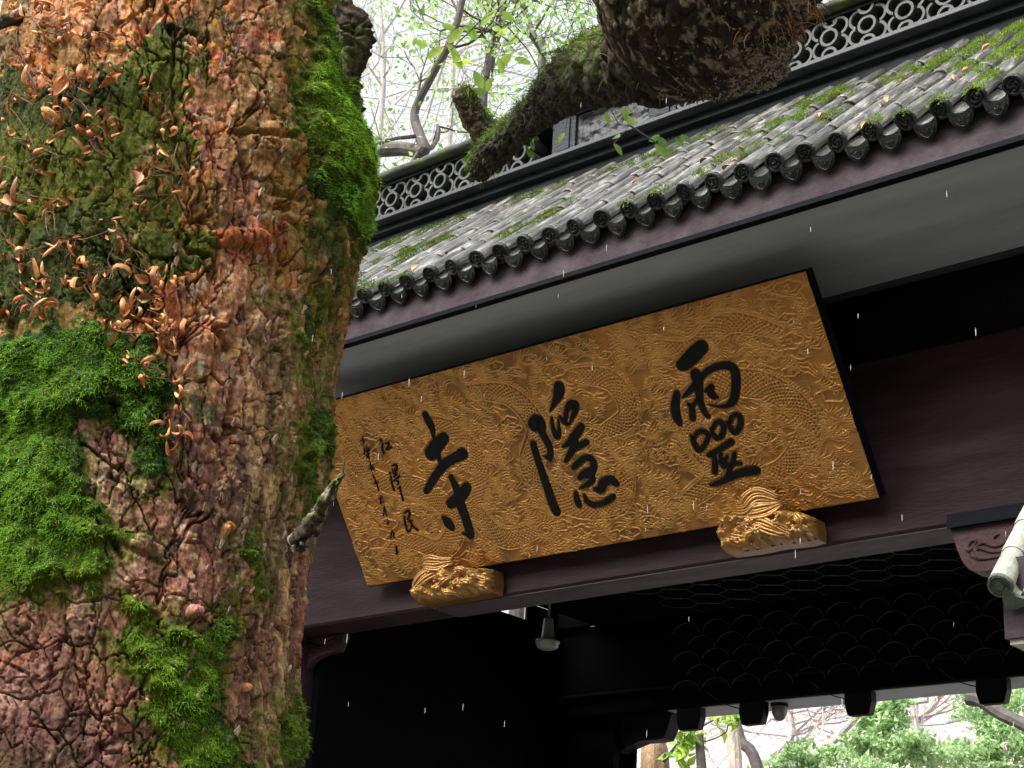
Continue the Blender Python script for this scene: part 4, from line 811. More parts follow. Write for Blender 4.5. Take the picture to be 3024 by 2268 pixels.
    tparent(obj('trunk', mesh('trunk', P.reshape(-1, 3), np.ascontiguousarray(Fc), M['bark'], True, c.reshape(-1, 3))))
    TK.update(P=P, N=Nn, mo=mo, mh=mh, PX=PX, PY=PY, n1=n1, lump=lump, ax=ax)
    mev = me
    # moss fronds
    vis = (np.cos(TH) > -.25) & (PY > -80) & (PY < 2360) & (PX > -120)
    Pf, Nf = P[vis], Nn[vis]; m_, hh, l1, lu = mo[vis], mh[vis], n1[vis], lump[vis]; pyv = PY[vis]; pxv = PX[vis]
    # area weighting keeps the coat even round the limb of the trunk
    def pick(wt, n): wt = wt/wt.sum(); return rng.choice(len(wt), n, p=wt)
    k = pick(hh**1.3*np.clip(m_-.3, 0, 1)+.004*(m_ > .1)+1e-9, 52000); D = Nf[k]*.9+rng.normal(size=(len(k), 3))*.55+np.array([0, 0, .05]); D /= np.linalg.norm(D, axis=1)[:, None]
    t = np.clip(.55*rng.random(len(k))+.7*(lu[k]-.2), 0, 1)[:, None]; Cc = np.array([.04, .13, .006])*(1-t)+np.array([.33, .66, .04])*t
    Cc = Cc*(1+.45*((pxv[k] > 850) & (pyv[k] < 900)))[:, None]  # upper right fronds painted brighter to make up for that flank's shade
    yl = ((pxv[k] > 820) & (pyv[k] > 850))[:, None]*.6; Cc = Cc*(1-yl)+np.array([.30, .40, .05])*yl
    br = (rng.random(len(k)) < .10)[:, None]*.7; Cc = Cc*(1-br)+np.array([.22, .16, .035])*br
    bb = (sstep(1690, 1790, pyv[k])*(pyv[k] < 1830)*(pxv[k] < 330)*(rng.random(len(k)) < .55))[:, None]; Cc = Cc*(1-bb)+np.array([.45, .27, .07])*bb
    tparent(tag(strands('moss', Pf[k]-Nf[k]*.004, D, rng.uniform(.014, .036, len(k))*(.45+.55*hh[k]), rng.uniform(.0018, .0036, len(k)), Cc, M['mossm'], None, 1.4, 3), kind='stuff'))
    k = pick(np.clip(m_-.12, 0, .3)*(1-hh)+.35*mev[vis]**2*(1-hh)+.01*sstep(.5, .7, l1)+1e-9, 40000); D = Nf[k]*.6+rng.normal(size=(len(k), 3))*.7; D /= np.linalg.norm(D, axis=1)[:, None]
    t = rng.random(len(k))[:, None]; Cc = np.array([.03, .065, .008])*(1-t)+np.array([.14, .22, .025])*t
    tparent(tag(strands('thin_moss', Pf[k]-Nf[k]*.003, D, rng.uniform(.008, .02, len(k)), rng.uniform(.0025, .005, len(k)), Cc, M['mossm'], None, .8, 3), kind='stuff'))
trunk()
def on_trunk(px, py, h=0):
    d = (TK['PX']-px)**2+(TK['PY']-py)**2+1e6*(np.sum(TK['N']*TK['P'], -1) > 0); i = np.unravel_index(np.argmin(d), d.shape); return TK['P'][i]+TK['N'][i]*h, TK['N'][i]

# rough-skinned limb builder shared by the stub, the hanging limb and its branches
def limb(name, path, radii, parent_fn, ns=120, nt=56, seed=0, rough=1., dark=1., lichen=.3, mossy=.3, cap=True):
    q = smooth_path(np.hstack([path, np.array(radii)[:, None]]), max(4, ns//(len(path)-1))); C = q[:, :3]; Rr = q[:, 3]
    if cap:
        e = C[-1]-C[-2]; e /= np.linalg.norm(e)
        ex = [(C[-1]+e*Rr[-1]*math.sin(a)*.45, Rr[-1]*math.cos(a)) for a in (.4, .8, 1.15, 1.5)]; C = np.vstack([C, [p for p, _ in ex]]); Rr = np.append(Rr, [r_ for _, r_ in ex])
    ax = np.gradient(C, axis=0); ax /= np.linalg.norm(ax, axis=1)[:, None]; vw = -C/np.linalg.norm(C, axis=1)[:, None]
    e1 = vw-ax*np.sum(vw*ax, 1)[:, None]; 
    for _ in range(12): e1[1:-1] = (e1[:-2]+e1[1:-1]+e1[2:])/3
    e1 -= ax*np.sum(e1*ax, 1)[:, None]; e1 /= np.linalg.norm(e1, axis=1)[:, None]; e2 = np.cross(e1, ax)
    al = np.concatenate([[0], np.cumsum(np.linalg.norm(np.diff(C, axis=0), axis=1))]); th = np.linspace(-PI, PI, nt, endpoint=False)
    TH, A = np.meshgrid(th, al); Nn = np.cos(TH)[..., None]*e1[:, None]+np.sin(TH)[..., None]*e2[:, None]
    s = TH*Rr.mean()+seed; s2 = A+seed; w = .04*(fbm(s*14, s2*14, 3, seed+8)-.5)
    f1, f2, cc = worley((s+w)/.06, (s2+w)/.09, seed); fa = fbm(s*16, s2*12, 5, seed+2)*9; ter = (np.floor(fa)+sstep(.7, 1, fa % 1))/9; fb_ = fbm(s*52, s2*46, 4, seed+3)*6; te2 = (np.floor(fb_)+sstep(.6, 1, fb_ % 1))/6
    h = .016*(sstep(0, .1, f2-f1)-1)+.008*cc+.06*(ter-.5)+.026*(te2-.5)+.02*(sstep(0, .03, np.abs(fbm(s*9, s2*6, 4, seed+9)-.5))-1)
    h = h*rough*np.minimum(1, Rr[:, None]/.11); P = C[:, None]+Nn*(Rr[:, None]+h)[..., None]
    n1 = fbm(s*6, s2*6, 4, seed+5); n2 = fbm(s*22, s2*22, 4, seed+6)
    c = np.zeros(s.shape+(3,))+np.array([.040, .031, .023])*dark; c = mix(c, (.085, .058, .038), .6*sstep(.5, .7, n1)*dark); c = mix(c, (.09, .12, .03), mossy*1.6*sstep(.42, .62, fbm(s*5+3, s2*5, 3, seed+7))*(.5+.5*Nn[..., 2])); c = mix(c, (.34, .30, .22), lichen*2*sstep(.58, .66, fbm(s*50, s2*50, 4, seed+6)))
    ny, nt_ = s.shape; i = np.arange(ny*nt_).reshape(ny, nt_); j = np.roll(i, -1, 1); Fc = np.stack([i[:-1], j[:-1], j[1:], i[1:]], -1).reshape(-1, 4)
    o = parent_fn(obj(name, mesh(name, P.reshape(-1, 3), Fc, M['bark'], True, np.clip(c, 0, 1).reshape(-1, 3))))
    return o, P, Nn
# broken stub on the right side of the trunk
pS = [onD(880, 1620, 5.65), onD(935, 1530, 5.6), onD(985, 1440, 5.55), onD(1018, 1398, 5.52)]
limb('broken_stub', pS, [.05, .032, .020, .007], tparent, 90, 40, 4, 2.8, 1.3, .4, 1.8)
b = MB(); b.tube([onD(1012, 1402, 5.52), onD(1019, 1352, 5.5)], [.004, .0015], 5); tparent(b.build('dry_twig', M['vine']))
limb('bark_knob', [onD(1015, 10, 6.4), onD(1045, 90, 6.4), onD(1052, 150, 6.4), onD(1040, 215, 6.4)], [.04, .06, .055, .03], tparent, 60, 44, 9, 1.6, .8, .1, 1.8)
limb('bark_knob', [onD(110, 30, 7.3), onD(20, 60, 7.2), onD(-30, 80, 7.2)], [.05, .03, .03], tparent, 40, 30, 14, 1.2, 1.4, .3, .4)
limb('side_branch', [onD(150, 165, 7.8), onD(20, 172, 7.7), onD(-60, 180, 7.7)], [.03, .02, .018], tparent, 30, 14, 15, .6, 1, .1, .2)

# loose bark plates standing off the trunk
b = MB()
for (x, y, sz) in [(rng.uniform(500, 900), rng.uniform(20, 2200), rng.uniform(.006, .018)) for _ in range(150)]:
    p, n = on_trunk(x, y, .004)
    t = np.cross(n, [0, 0, 1.]); t /= np.linalg.norm(t); u = np.cross(t, n)*-1; k = 7; V = []
    for a in np.linspace(0, 2*PI, k, endpoint=False):
        rr = sz*rng.uniform(.5, 1.1); q = t*rr*math.cos(a)*.7+u*rr*1.5*math.sin(a); V.append(p+q+n*(.002+.014*(q.dot(u)/sz < 0)))
    V += [v_-n*.006 for v_ in V]; b.add(V, [tuple(range(k)), tuple(range(2*k-1, k-1, -1))]+[(i, i+k, (i+1) % k+k, (i+1) % k) for i in range(k)])
cl = np.array([(.5, .32, .2), (.42, .3, .26), (.62, .48, .34), (.25, .17, .14)])[rng.integers(0, 4, 150)]
m = mesh('bark_flakes', b.v, b.f, M['bark'], False, np.repeat(cl, 14, 0)); tparent(tag(obj('bark_flakes', m), kind='stuff'))

# ------------------------------------------------------------------ dried vines with curled leaves on the trunk
def curl_leaf(L_, W_, curl, twist, seed):
    r = random.Random(seed); n = 9; V = []; a = 0; x = z = 0; tw = 0
    for i in range(n+1):
        t = i/n; w = W_*math.sin(PI*min(1, t*.92+.06))**.8*.5; tw = twist*t; c, s_ = math.cos(tw), math.sin(tw)
        for u in (-1, 0, 1):
            up = 1.1*abs(u)*w; V.append((x+0*u-math.sin(a)*up*c, u*w*c+r.uniform(-.0008, .0008), z+math.cos(a)*up+u*w*s_))
        a += curl/n*(1+.5*math.sin(t*5+seed)); x += L_/n*math.cos(a); z += L_/n*math.sin(a)
    Fc = [(i*3+j, i*3+j+1, i*3+j+4, i*3+j+3) for i in range(n) for j in (0, 1)]
    return mesh('leaf', V, Fc, M['deadleaf'], True)
cl_m = [curl_leaf(.115, .017, random.Random(i).uniform(2.2, 6.5)*random.Random(i+50).choice((-1, 1)), random.Random(i+9).uniform(-3.5, 3.5), i) for i in range(14)]
cl_m += [curl_leaf(.06, .036, random.Random(i).uniform(-.9, .9), .4, i) for i in range(20, 23)]
V1 = [(75, 25), (125, 20), (175, 75), (140, 110), (200, 95), (215, 110), (250, 125), (115, 165), (300, 110), (150, 130), (90, 210), (120, 265), (300, 135), (165, 120), (60, 150), (230, 75)]
V2 = [(55, 290), (35, 320), (250, 240), (285, 240), (350, 250), (180, 320), (230, 300), (310, 330), (260, 340), (300, 370), (340, 410), (30, 370), (100, 420), (15, 500), (60, 560), (105, 500), (275, 455), (280, 420), (140, 445), (180, 590), (190, 350), (170, 345), (255, 395), (205, 250)]
V3 = [(430, 285), (485, 310), (490, 340), (480, 400), (430, 480), (400, 580), (505, 520), (505, 580), (440, 520), (475, 285), (500, 470), (395, 595)]
V4 = [(20, 620), (90, 600), (130, 600), (320, 680), (150, 720), (70, 780), (215, 700), (110, 770), (330, 790), (260, 800), (150, 850), (80, 880), (250, 830), (310, 820), (90, 900), (120, 930), (170, 900), (280, 890), (25, 760), (15, 700), (60, 830), (190, 800), (40, 880), (130, 800), (210, 740), (30, 940)]
V5 = [(440, 810), (475, 830), (490, 860), (380, 890), (440, 900), (400, 930), (500, 970), (480, 1000), (350, 990), (340, 960), (420, 880), (455, 985), (510, 985), (390, 1070), (420, 1090), (430, 1130), (505, 1140), (510, 1220), (490, 1310), (520, 1310), (500, 1285), (345, 700), (380, 700)]
vl = ['tangle of curled brown leaves near the top left of the trunk', 'dried vine with curled leaves on dark moss below the top tangle', 'short dried vine hanging in the middle of the trunk with red brown leaves', 'dense dried vine mat at the left edge above the bright moss', 'long dried vine trailing down over the bright green moss']
for pts, lb in zip((V1, V2, V3, V4, V5), vl):
    p0, n0 = on_trunk(*pts[0]); vt = tag(empty('dried_vine', tuple(p0)), lb, 'vine', 'dried vines on the trunk'); inv = Matrix.Translation(-Vector(p0))
    b = MB()
    extra = list(pts)+[(x+random.uniform(-45, 45), y+random.uniform(-40, 40)) for x, y in pts+pts]
    for (x, y) in pts+[(x+random.uniform(-60, 60), y+random.uniform(-60, 60)) for x, y in pts]:
        q = sorted(pts, key=lambda a: (a[0]-x)**2+(a[1]-y)**2)[random.choice((1, 2, 3))]
        mid = ((x+q[0])/2+random.uniform(-25, 25), (y+q[1])/2+random.uniform(-25, 25))
        b.tube(smooth_path([on_trunk(x, y, .015)[0], on_trunk(*mid, .03)[0], on_trunk(*q, .012)[0]], 5), random.uniform(.0012, .0026), 4, False)
    o = tag(b.build('stem', M['vine'], vt), kind='stuff'); o.matrix_parent_inverse = inv
    for (x, y) in extra:
        p, n = on_trunk(min(max(x, 4), 1000), max(y, 4), random.uniform(.012, .04)); mi = random.randrange(len(cl_m)) if random.random() < .3 else random.randrange(14)
        o = obj('leaf', cl_m[mi], vt); nv = Vector(n); t = Vector((random.uniform(-1, 1), random.uniform(-.4, .4), random.uniform(-1.5, .4))); t = (t-nv*t.dot(nv)).normalized(); w = nv.cross(t)
        Mx = Matrix((t, w, nv)).transposed().to_4x4(); o.matrix_parent_inverse = inv; sc = random.uniform(.8, 1.55)
        o.matrix_basis = Matrix.Translation(p) @ Mx @ Matrix.Rotation(random.uniform(-.8, .8), 4, 'X') @ Matrix.Scale(sc, 4)

# ------------------------------------------------------------------ the limb hanging over the roof, with its own mossy branch
lt = tag(empty('leaning_tree', (-1.2, 5.6, -1.6)), 'dark lichen crusted tree limb bending down over the roof with a mossy sawn branch', 'tree')
def lparent(o): o.parent = lt; o.matrix_parent_inverse = Matrix.Translation(-Vector(lt.location)); return o
limb('trunk', [np.array([-1.2, 5.4, -1.7]), np.array([-1.1, 5.2, 1.5]), np.array([-1.35, 5.0, 4.2]), onD(2500, -900, 6.6), onD(2200, -420, 6.5)], [.5, .42, .38, .40, .42], lparent, 60, 60, 20, 1.25, 1.05, .5, .35)
LP = [onD(2420, -760, 6.55), onD(2150, -300, 6.5), onD(2088, 0, 6.7), onD(2170, 110, 6.95), onD(2250, 160, 7.15)]
o_, LPp, LPn = limb('limb', LP, [.40, .43, .425, .215, .145], lparent, 300, 360, 21, 1.1, 1.0, .5, .35)
BP = [onD(2150, 40, 7.0), onD(1990, 130, 7.3), onD(1850, 180, 7.9), onD(1700, 235, 8.8), onD(1600, 320, 9.7), onD(1510, 400, 10.6), onD(1440, 465, 11.3), onD(1415, 505, 11.7)]
o_, BPp, BPn = limb('branch', BP, [.26, .25, .195, .15, .105, .09, .10, .07], lparent, 260, 90, 33, 1.2, .55, .1, .9)
limb('branch', [onD(1700, 130, 8.6), onD(1760, 190, 8.7), onD(1800, 240, 8.8), onD(1850, 262, 8.9)], [.05, .19, .12, .08], lparent, 50, 40, 35, 1.2, .6, .1, .9)
o_, SPp, SPn = limb('sawn_stump', [onD(1440, 405, 11.3), onD(1400, 350, 11.25), onD(1375, 300, 11.2), onD(1358, 270, 11.2)], [.10, .085, .078, .07], lparent, 60, 34, 41, .9, 1.6, .4, .8)
def hang_moss(P, Nn, n, lo=0, bright=1., zmin=-.2):
    Pf = P.reshape(-1, 3); Nf = Nn.reshape(-1, 3); w = np.clip(Nf[:, 2]-zmin, .02, 1); px, py = project(Pf); w = w*(py > -150); w /= w.sum(); k = rng.choice(len(Pf), n, p=w)
    D = Nf[k]*.6+rng.normal(size=(n, 3))*.5; D /= np.linalg.norm(D, axis=1)[:, None]; t = rng.random(n)[:, None]
    Cc = (np.array([.035, .06, .012])*(1-t)+np.array([.16, .24, .03])*t)*bright
    lparent(tag(strands('hanging_moss', Pf[k], D, rng.uniform(.03, .09, n), rng.uniform(.004, .009, n), Cc, M['mossm'], None, 2.2, 4), kind='stuff'))
hang_moss(BPp, BPn, 7000, bright=1.25); hang_moss(SPp, SPn, 900, bright=1.3)
hang_moss(LPp, LPn, 1800, bright=.7)
# pale crusty lichen scales and rusty hanging fibres on the underside of the limb
Pf = LPp.reshape(-1, 3); Nf = LPn.reshape(-1, 3); px, py = project(Pf); ok = (Nf@np.array([.6, -.7, -.36]) > 0) & (py > -40); w = ok*sstep(1850, 2300, px)*(.25+sstep(60, 200, py)); k = rng.choice(len(Pf), 5200, p=w/w.sum())
D = Nf[k]*.4+rng.normal(size=(len(k), 3))*.8; D /= np.linalg.norm(D, axis=1)[:, None]; t = rng.random(len(k))[:, None]
lparent(tag(strands('lichen_scales', Pf[k]+Nf[k]*.004, D, rng.uniform(.006, .016, len(k)), rng.uniform(.005, .011, len(k)), np.array([.12, .10, .06])*(1-t)+np.array([.52, .47, .36])*t, M['mossm'], None, .4, 2), kind='stuff'))
w = ok*sstep(2050, 2300, px)*(py < 110); k = rng.choice(len(Pf), 500, p=w/w.sum()); D = Nf[k]*.4+rng.normal(size=(len(k), 3))*.5; D /= np.linalg.norm(D, axis=1)[:, None]; t = rng.random(len(k))[:, None]
lparent(tag(strands('dry_fibres', Pf[k], D, rng.uniform(.04, .12, len(k)), rng.uniform(.004, .01, len(k)), np.array([.16, .07, .03])*(1-t)+np.array([.6, .32, .16])*t, M['mossm'], None, 2.5, 4), kind='stuff'))

# ------------------------------------------------------------------ leaves in bulk, twigs
def leaf_cloud(name, P, size, cols, mat, parent=None, flat=.0, kind='stuff'):
    n = len(P); a = rng.normal(size=(n, 3)); a /= np.linalg.norm(a, axis=1)[:, None]; bvec = np.cross(a, rng.normal(size=(n, 3))+np.array([0, 0, flat])); bvec /= np.linalg.norm(bvec, axis=1)[:, None]; nn = np.cross(a, bvec)
    L_ = size[:, None]; V = np.stack([P, P+a*L_*.45+bvec*L_*.26+nn*L_*.08, P+a*L_, P+a*L_*.45-bvec*L_*.26+nn*L_*.08], 1)
    base = np.arange(n)[:, None]*4; Fc = np.concatenate([base+np.array([[0, 1, 2]]), base+np.array([[0, 2, 3]])], 0)
    o = obj(name, mesh(name, V.reshape(-1, 3), Fc, mat, False, np.repeat(cols, 4, 0)), parent)
    if kind: o['kind'] = kind
    return o
def grow(b, p, d, r, L_, depth, tips, spread=.6, curve=.25, minr=.004):
    n = 4; pts = [p]; rs = [r]; q = p.copy(); dd = d.copy()
    for i in range(n):
        dd = dd+rng.normal(size=3)*curve*.5+np.array([0, 0, .05]); dd /= np.linalg.norm(dd); q = q+dd*L_/n; pts.append(q.copy()); rs.append(max(minr, r*(1-.35*(i+1)/n)))
    b.tube(pts, rs, 5 if r > .03 else 3, False)
    for t in pts[2:]: tips.append(t)
    if depth > 0:
        for _ in range(random.choice((2, 3, 3))):
            i = random.choice((2, 3, 4)); nd = dd+rng.normal(size=3)*spread; nd /= np.linalg.norm(nd); grow(b, pts[i], nd, max(minr, rs[i]*.62), L_*random.uniform(.6, .85), depth-1, tips, spread, curve, minr)
def rel(o, root): o.parent = root; o.matrix_parent_inverse = Matrix.Translation(-Vector(root.location)); return o
def bg_tree(name, label, cat, path, radii, nb, depth, bl, nleaf, lsize, c0, c1, bark=M['twig'], group=None, leafspread=.25, minr=.006, down=None):
    path = [np.array(p, float) for p in path]; base = path[0].copy()
    root = tag(empty(name, tuple(base)), label, cat, group)
    q = smooth_path(np.hstack([path, np.array(radii)[:, None]]), 6); b = MB(); b.tube(q[:, :3], list(q[:, 3]), 10); rel(b.build('trunk', bark), root)
    b = MB(); tips = []
    for k in range(nb):
        i = random.randrange(len(q)//3, len(q)); d = rng.normal(size=3)*np.array([1, .6, .8])+np.array([0, 0, .25]); d /= np.linalg.norm(d)
        grow(b, q[i, :3], d, q[i, 3]*.45, bl*random.uniform(.6, 1.2), depth, tips, .7, .35, minr)
    rel(tag(b.build('twigs', bark), kind='stuff'), root)
    T = np.array(tips); k = rng.integers(0, len(T), nleaf); P = T[k]+rng.normal(size=(nleaf, 3))*leafspread; t = rng.random(nleaf)[:, None]
    if nleaf: rel(leaf_cloud('foliage', P, rng.uniform(.6, 1.3, nleaf)*lsize, np.array(c0)*(1-t)+np.array(c1)*t, M['leafm']), root)
    return root
G0, G1 = (.16, .36, .07), (.50, .68, .20)
def gp(p): p = np.array(p); return [np.array([p[0], p[1], -1.7]), np.array([p[0]+.1, p[1], (p[2]-1.7)/2])]
p1 = onY(1262, 455, 15); 
bg_tree('background_tree', 'slim dark tree curving up behind the ridge wall beside the trunk', 'tree', gp(onY(950, 430, 15))+[onY(950, 430, 15), onY(1090, 442, 14.9), onY(1190, 440, 15), onY(1250, 446, 15), onY(1240, 400, 15), onY(1225, 330, 15), onY(1275, 225, 15), onY(1335, 110, 15), onY(1365, 0, 15), onY(1400, -200, 15)], [.2, .17, .12, .115, .105, .10, .075, .065, .06, .055, .05, .04], 9, 2, 1.0, 750, .10, G0, G1, group='trees behind the gate')
p2 = onY(1425, 330, 17)
bg_tree('background_tree', 'thin tree forking behind the sawn mossy stump', 'tree', gp(p2)+[p2, onY(1435, 230, 17), onY(1450, 150, 17), onY(1480, 60, 17), onY(1490, -120, 17)], [.17, .14, .07, .06, .07, .065, .05], 9, 2, 1.2, 1000, .12, G0, G1, group='trees behind the gate')
p3 = onY(1600, 250, 19)
bg_tree('background_tree', 'leafy tree right of the sawn stump partly behind the dark limb', 'tree', gp(p3)+[p3, onY(1580, 120, 19), onY(1540, 0, 19), onY(1500, -200, 19)], [.14, .12, .08, .06, .05, .04], 9, 3, 1.2, 1000, .12, G0, G1, group='trees behind the gate')
p4 = onY(1120, 400, 22)
bg_tree('background_tree', 'pale far tree with fine twigs right beside the big trunk edge', 'tree', gp(p4)+[p4, onY(1130, 200, 22), onY(1120, 0, 22), onY(1090, -300, 22)], [.16, .12, .07, .06, .05, .04], 18, 3, 2.0, 1400, .11, (.25, .42, .12), (.5, .66, .25), M['paletwig'], 'trees behind the gate')
p5 = onY(1330, 350, 26)
bg_tree('background_tree', 'pale distant tree with bare fine twigs against the sky', 'tree', gp(p5)+[p5, onY(1330, 150, 26), onY(1360, 0, 26), onY(1380, -300, 26)], [.16, .12, .08, .07, .06, .05], 34, 3, 2.6, 1800, .12, (.3, .44, .16), (.55, .66, .3), M['paletwig'], 'trees behind the gate', minr=.007)
p6 = onY(20, 300, 20)
bg_tree('background_tree', 'dark bare tree glimpsed left of the big trunk', 'tree', gp(p6)+[p6, onY(10, 120, 20), onY(30, -60, 20), onY(60, -300, 20)], [.16, .12, .09, .09, .08, .06], 20, 3, 2.0, 500, .1, G0, G1, group='trees behind the gate')

# sprigs with fresh leaves in front of the ridge (they grow from the limb's branch)
def sprig(path, leaves, d, sz=.075, c0=(.20, .36, .05), c1=(.50, .62, .08)):
    b = MB(); q = smooth_path([onD(x, y, d) for x, y in path], 5); b.tube(q, list(np.linspace(.007, .0025, len(q))), 4, False)
    for (x, y) in leaves:
        e = onD(x, y, d); j = np.argmin(np.linalg.norm(q-e, axis=1)); b.tube([q[j], e], .002, 3, False)
    s = lparent(b.build('sprig', M['twig']))
    for (x, y) in leaves:
        n = 6; L_ = sz*random.uniform(.8, 1.25); W_ = L_*.5; V = []; t_ = np.linspace(0, 1, n)
        for t in t_:
            w = W_*.5*math.sin(PI*(.04+.92*t))**.8
            for u in (-1, 0, 1): V.append((L_*t, u*w, .25*abs(u)*w-.12*L_*t*t))
        cc = np.array(c0)*(1-(q_ := random.random()))+np.array(c1)*q_
        m = mesh('leaf', V, [(i*3+j, i*3+j+1, i*3+j+4, i*3+j+3) for i in range(n-1) for j in (0, 1)], M['leafm'], True, np.tile(cc, (len(V), 1)))
        o = obj('leaf', m); o.parent = s; o.matrix_parent_inverse = s.matrix_parent_inverse.copy() if False else Matrix.Identity(4)
        fv = Vector(-onD(x, y, 1)).normalized(); tt = Vector(R @ np.array([random.uniform(-1, 1), random.uniform(-1.2, .3), random.uniform(-.4, .4)])).normalized(); w = fv.cross(tt).normalized(); nz = tt.cross(w)
        o.matrix_basis = Matrix.Translation(onD(x, y, d)) @ Matrix((tt, w, nz)).transposed().to_4x4() @ Matrix.Rotation(random.uniform(-.9, .9), 4, 'X')
sprig([(1980, 200), (1960, 235), (1930, 262), (1880, 268), (1840, 245)], [(1888, 248), (1930, 245), (1948, 255), (1944, 268), (1953, 240), (1942, 300), (1950, 298)], 9.2)
sprig([(1860, 250), (1940, 262), (2010, 260), (2040, 250)], [(2042, 250), (2055, 258), (2030, 246)], 9.2)
sprig([(1600, 300), (1680, 330), (1780, 300), (1830, 370), (1840, 340)], [(1790, 330), (1848, 315), (1840, 345), (1668, 393), (1552, 402), (1565, 415), (1570, 310), (1606, 325), (1590, 330), (1556, 440)], 10.2, .08, (.10, .24, .04), (.36, .5, .08))
sprig([(1860, 370), (1920, 410), (1960, 430), (2000, 405)], [(1915, 415), (1935, 425), (1940, 405), (1830, 405), (1812, 425), (2010, 400), (2030, 410), (2020, 428)], 9.6, .085, (.10, .24, .05), (.28, .42, .09))
sprig([(1420, 60), (1380, 100), (1330, 150), (1310, 190)], [(1320, 130), (1335, 150), (1345, 80), (1368, 85), (1265, 135), (1310, 140), (1340, 165), (1335, 190), (1380, 75), (1460, 35), (1390, 60)], 12., .12, (.22, .42, .06), (.6, .75, .12))
sprig([(1500, 80), (1560, 150), (1600, 220), (1640, 250)], [(1520, 60), (1500, 80), (1510, 160), (1520, 175), (1450, 230), (1440, 270), (1400, 210), (1530, 95), (1470, 170), (1480, 90)], 12., .11, (.18, .36, .06), (.5, .66, .12))

# ------------------------------------------------------------------ trees seen through the gateway
def crown(name, label, blobs, n, c0, c1, size, y, group, trunkpx=None, tr=.06, mat=None):
    c = onY(blobs[0][0], blobs[0][1], y); root = tag(empty(name, (c[0], y, -1.6)), label, 'tree', group); Ps = []
    wsum = sum(bb[2]*bb[3] for bb in blobs)
    for (x, yy, rx, ry) in blobs:
        k = int(n*rx*ry/wsum); p = onY(x, yy, y); d = -(p @ R)[2]; a = rng.normal(size=(k, 3)); a /= np.linalg.norm(a, axis=1)[:, None]; rr = rng.random(k)**.4
        # leaves gather in clumps
        cen = rng.normal(size=(max(6, k//40), 3)); cen /= np.linalg.norm(cen, axis=1)[:, None]; cen *= rng.random((len(cen), 1))**.35
        q = cen[rng.integers(0, len(cen), k)]+rng.normal(size=(k, 3))*.14
        Ps.append(p+q*np.array([rx*d/F*1.25, rx*d/F, ry*d/F]))
    P = np.vstack(Ps); t = rng.random(len(P))[:, None]
    rel(leaf_cloud('foliage', P, rng.uniform(.6, 1.3, len(P))*size, np.array(c0)*(1-t)+np.array(c1)*t, M['leafm'], None, .8), root)
    b = MB(); 
    for path, r_ in (trunkpx or []):
        q = smooth_path([onY(a_, b_, y) for a_, b_ in path], 6); b.tube(q, list(np.linspace(r_*1.2, r_*.6, len(q))), 8)
    g0 = P.mean(0); b.tube([(g0[0], g0[1], -1.7), (g0[0]+.2, g0[1], g0[2]*.5), g0], [.14, .1, .05], 8)
    rel(b.build('trunk', mat or M['paletwig']), root)
E0, E1 = (.20, .38, .15), (.68, .84, .46)  # leaf greens paled, with haze and glare painted into the colour
crown('evergreen_tree', 'bright green bushy tree in the lower right behind the gate', [(2950, 2080, 110, 60), (2860, 2030, 60, 40), (3030, 2180, 120, 90), (2780, 2240, 150, 45), (2920, 2250, 170, 50)], 9000, E0, E1, .10, 24, 'evergreens behind the gate', [([(2300, 2290), (2350, 2260), (2450, 2200), (2560, 2100), (2740, 2068)], .07)])
crown('evergreen_tree', 'green bushy tree in the middle of the gateway between pale branches', [(2600, 2130, 60, 60), (2570, 2190, 80, 40), (2660, 2210, 90, 45), (2640, 2080, 45, 40)], 4600, E0, E1, .10, 23, 'evergreens behind the gate', [([(2440, 2330), (2500, 2280), (2550, 2215), (2600, 2180)], .06)])
crown('evergreen_tree', 'low green foliage at the bottom of the gateway opening', [(2420, 2225, 80, 40), (2330, 2260, 90, 30), (2540, 2270, 90, 40)], 2000, (.14, .3, .1), (.62, .78, .40), .10, 22, 'evergreens behind the gate')  # foliage greens paled for painted haze here as well
crown('young_tree', 'yellow green leafy sprays near the left jamb of the gateway', [(2180, 2115, 40, 22), (2060, 2170, 60, 45), (2130, 2130, 40, 25), (2010, 2230, 40, 40)], 170, (.2, .4, .06), (.55, .72, .12), .16, 17, 'evergreens behind the gate', [([(1960, 2250), (2000, 2200), (2050, 2160), (2120, 2118)], .018), ([(2000, 2190), (2080, 2190), (2140, 2165), (2150, 2140)], .01)], mat=M['twig'])
for nm, lb, path, r_, mt in (('tree_trunk', 'brown barked trunk between the curved bracket and the gateway view', [(1935, 2600), (1935, 2268), (1930, 2190), (1925, 2080)], .22, M['brownbark']), ('tree_trunk', 'thinner pale trunk left of the green bushes', [(2175, 2600), (2170, 2268), (2165, 2180), (2160, 2080)], .11, M['paletan']),
                         ('leaning_branch', 'dark bare leaning branch in front of the pale hillside', [(2300, 2600), (2235, 2260), (2190, 2190), (2165, 2120), (2100, 2080), (2060, 2060)], .085, M['twig']), ('leaning_branch', 'dark branch sloping down to the right edge above the bushes', [(2860, 2060), (2900, 2070), (2960, 2110), (3040, 2150), (3200, 2260), (3400, 2700)], .10, M['twig'])):
    y = 21 if 'leaning' in nm else 20; q = smooth_path([onY(a_, b_, y) for a_, b_ in path], 5); low = q[np.argmin(q[:, 2])]; b = MB(); b.tube(q, list(np.linspace(r_*1.1, r_*.7, len(q))), 9)
    b.tube([low, (low[0], low[1], -1.65)], r_, 9); tag(b.build(nm, mt), lb, 'tree')
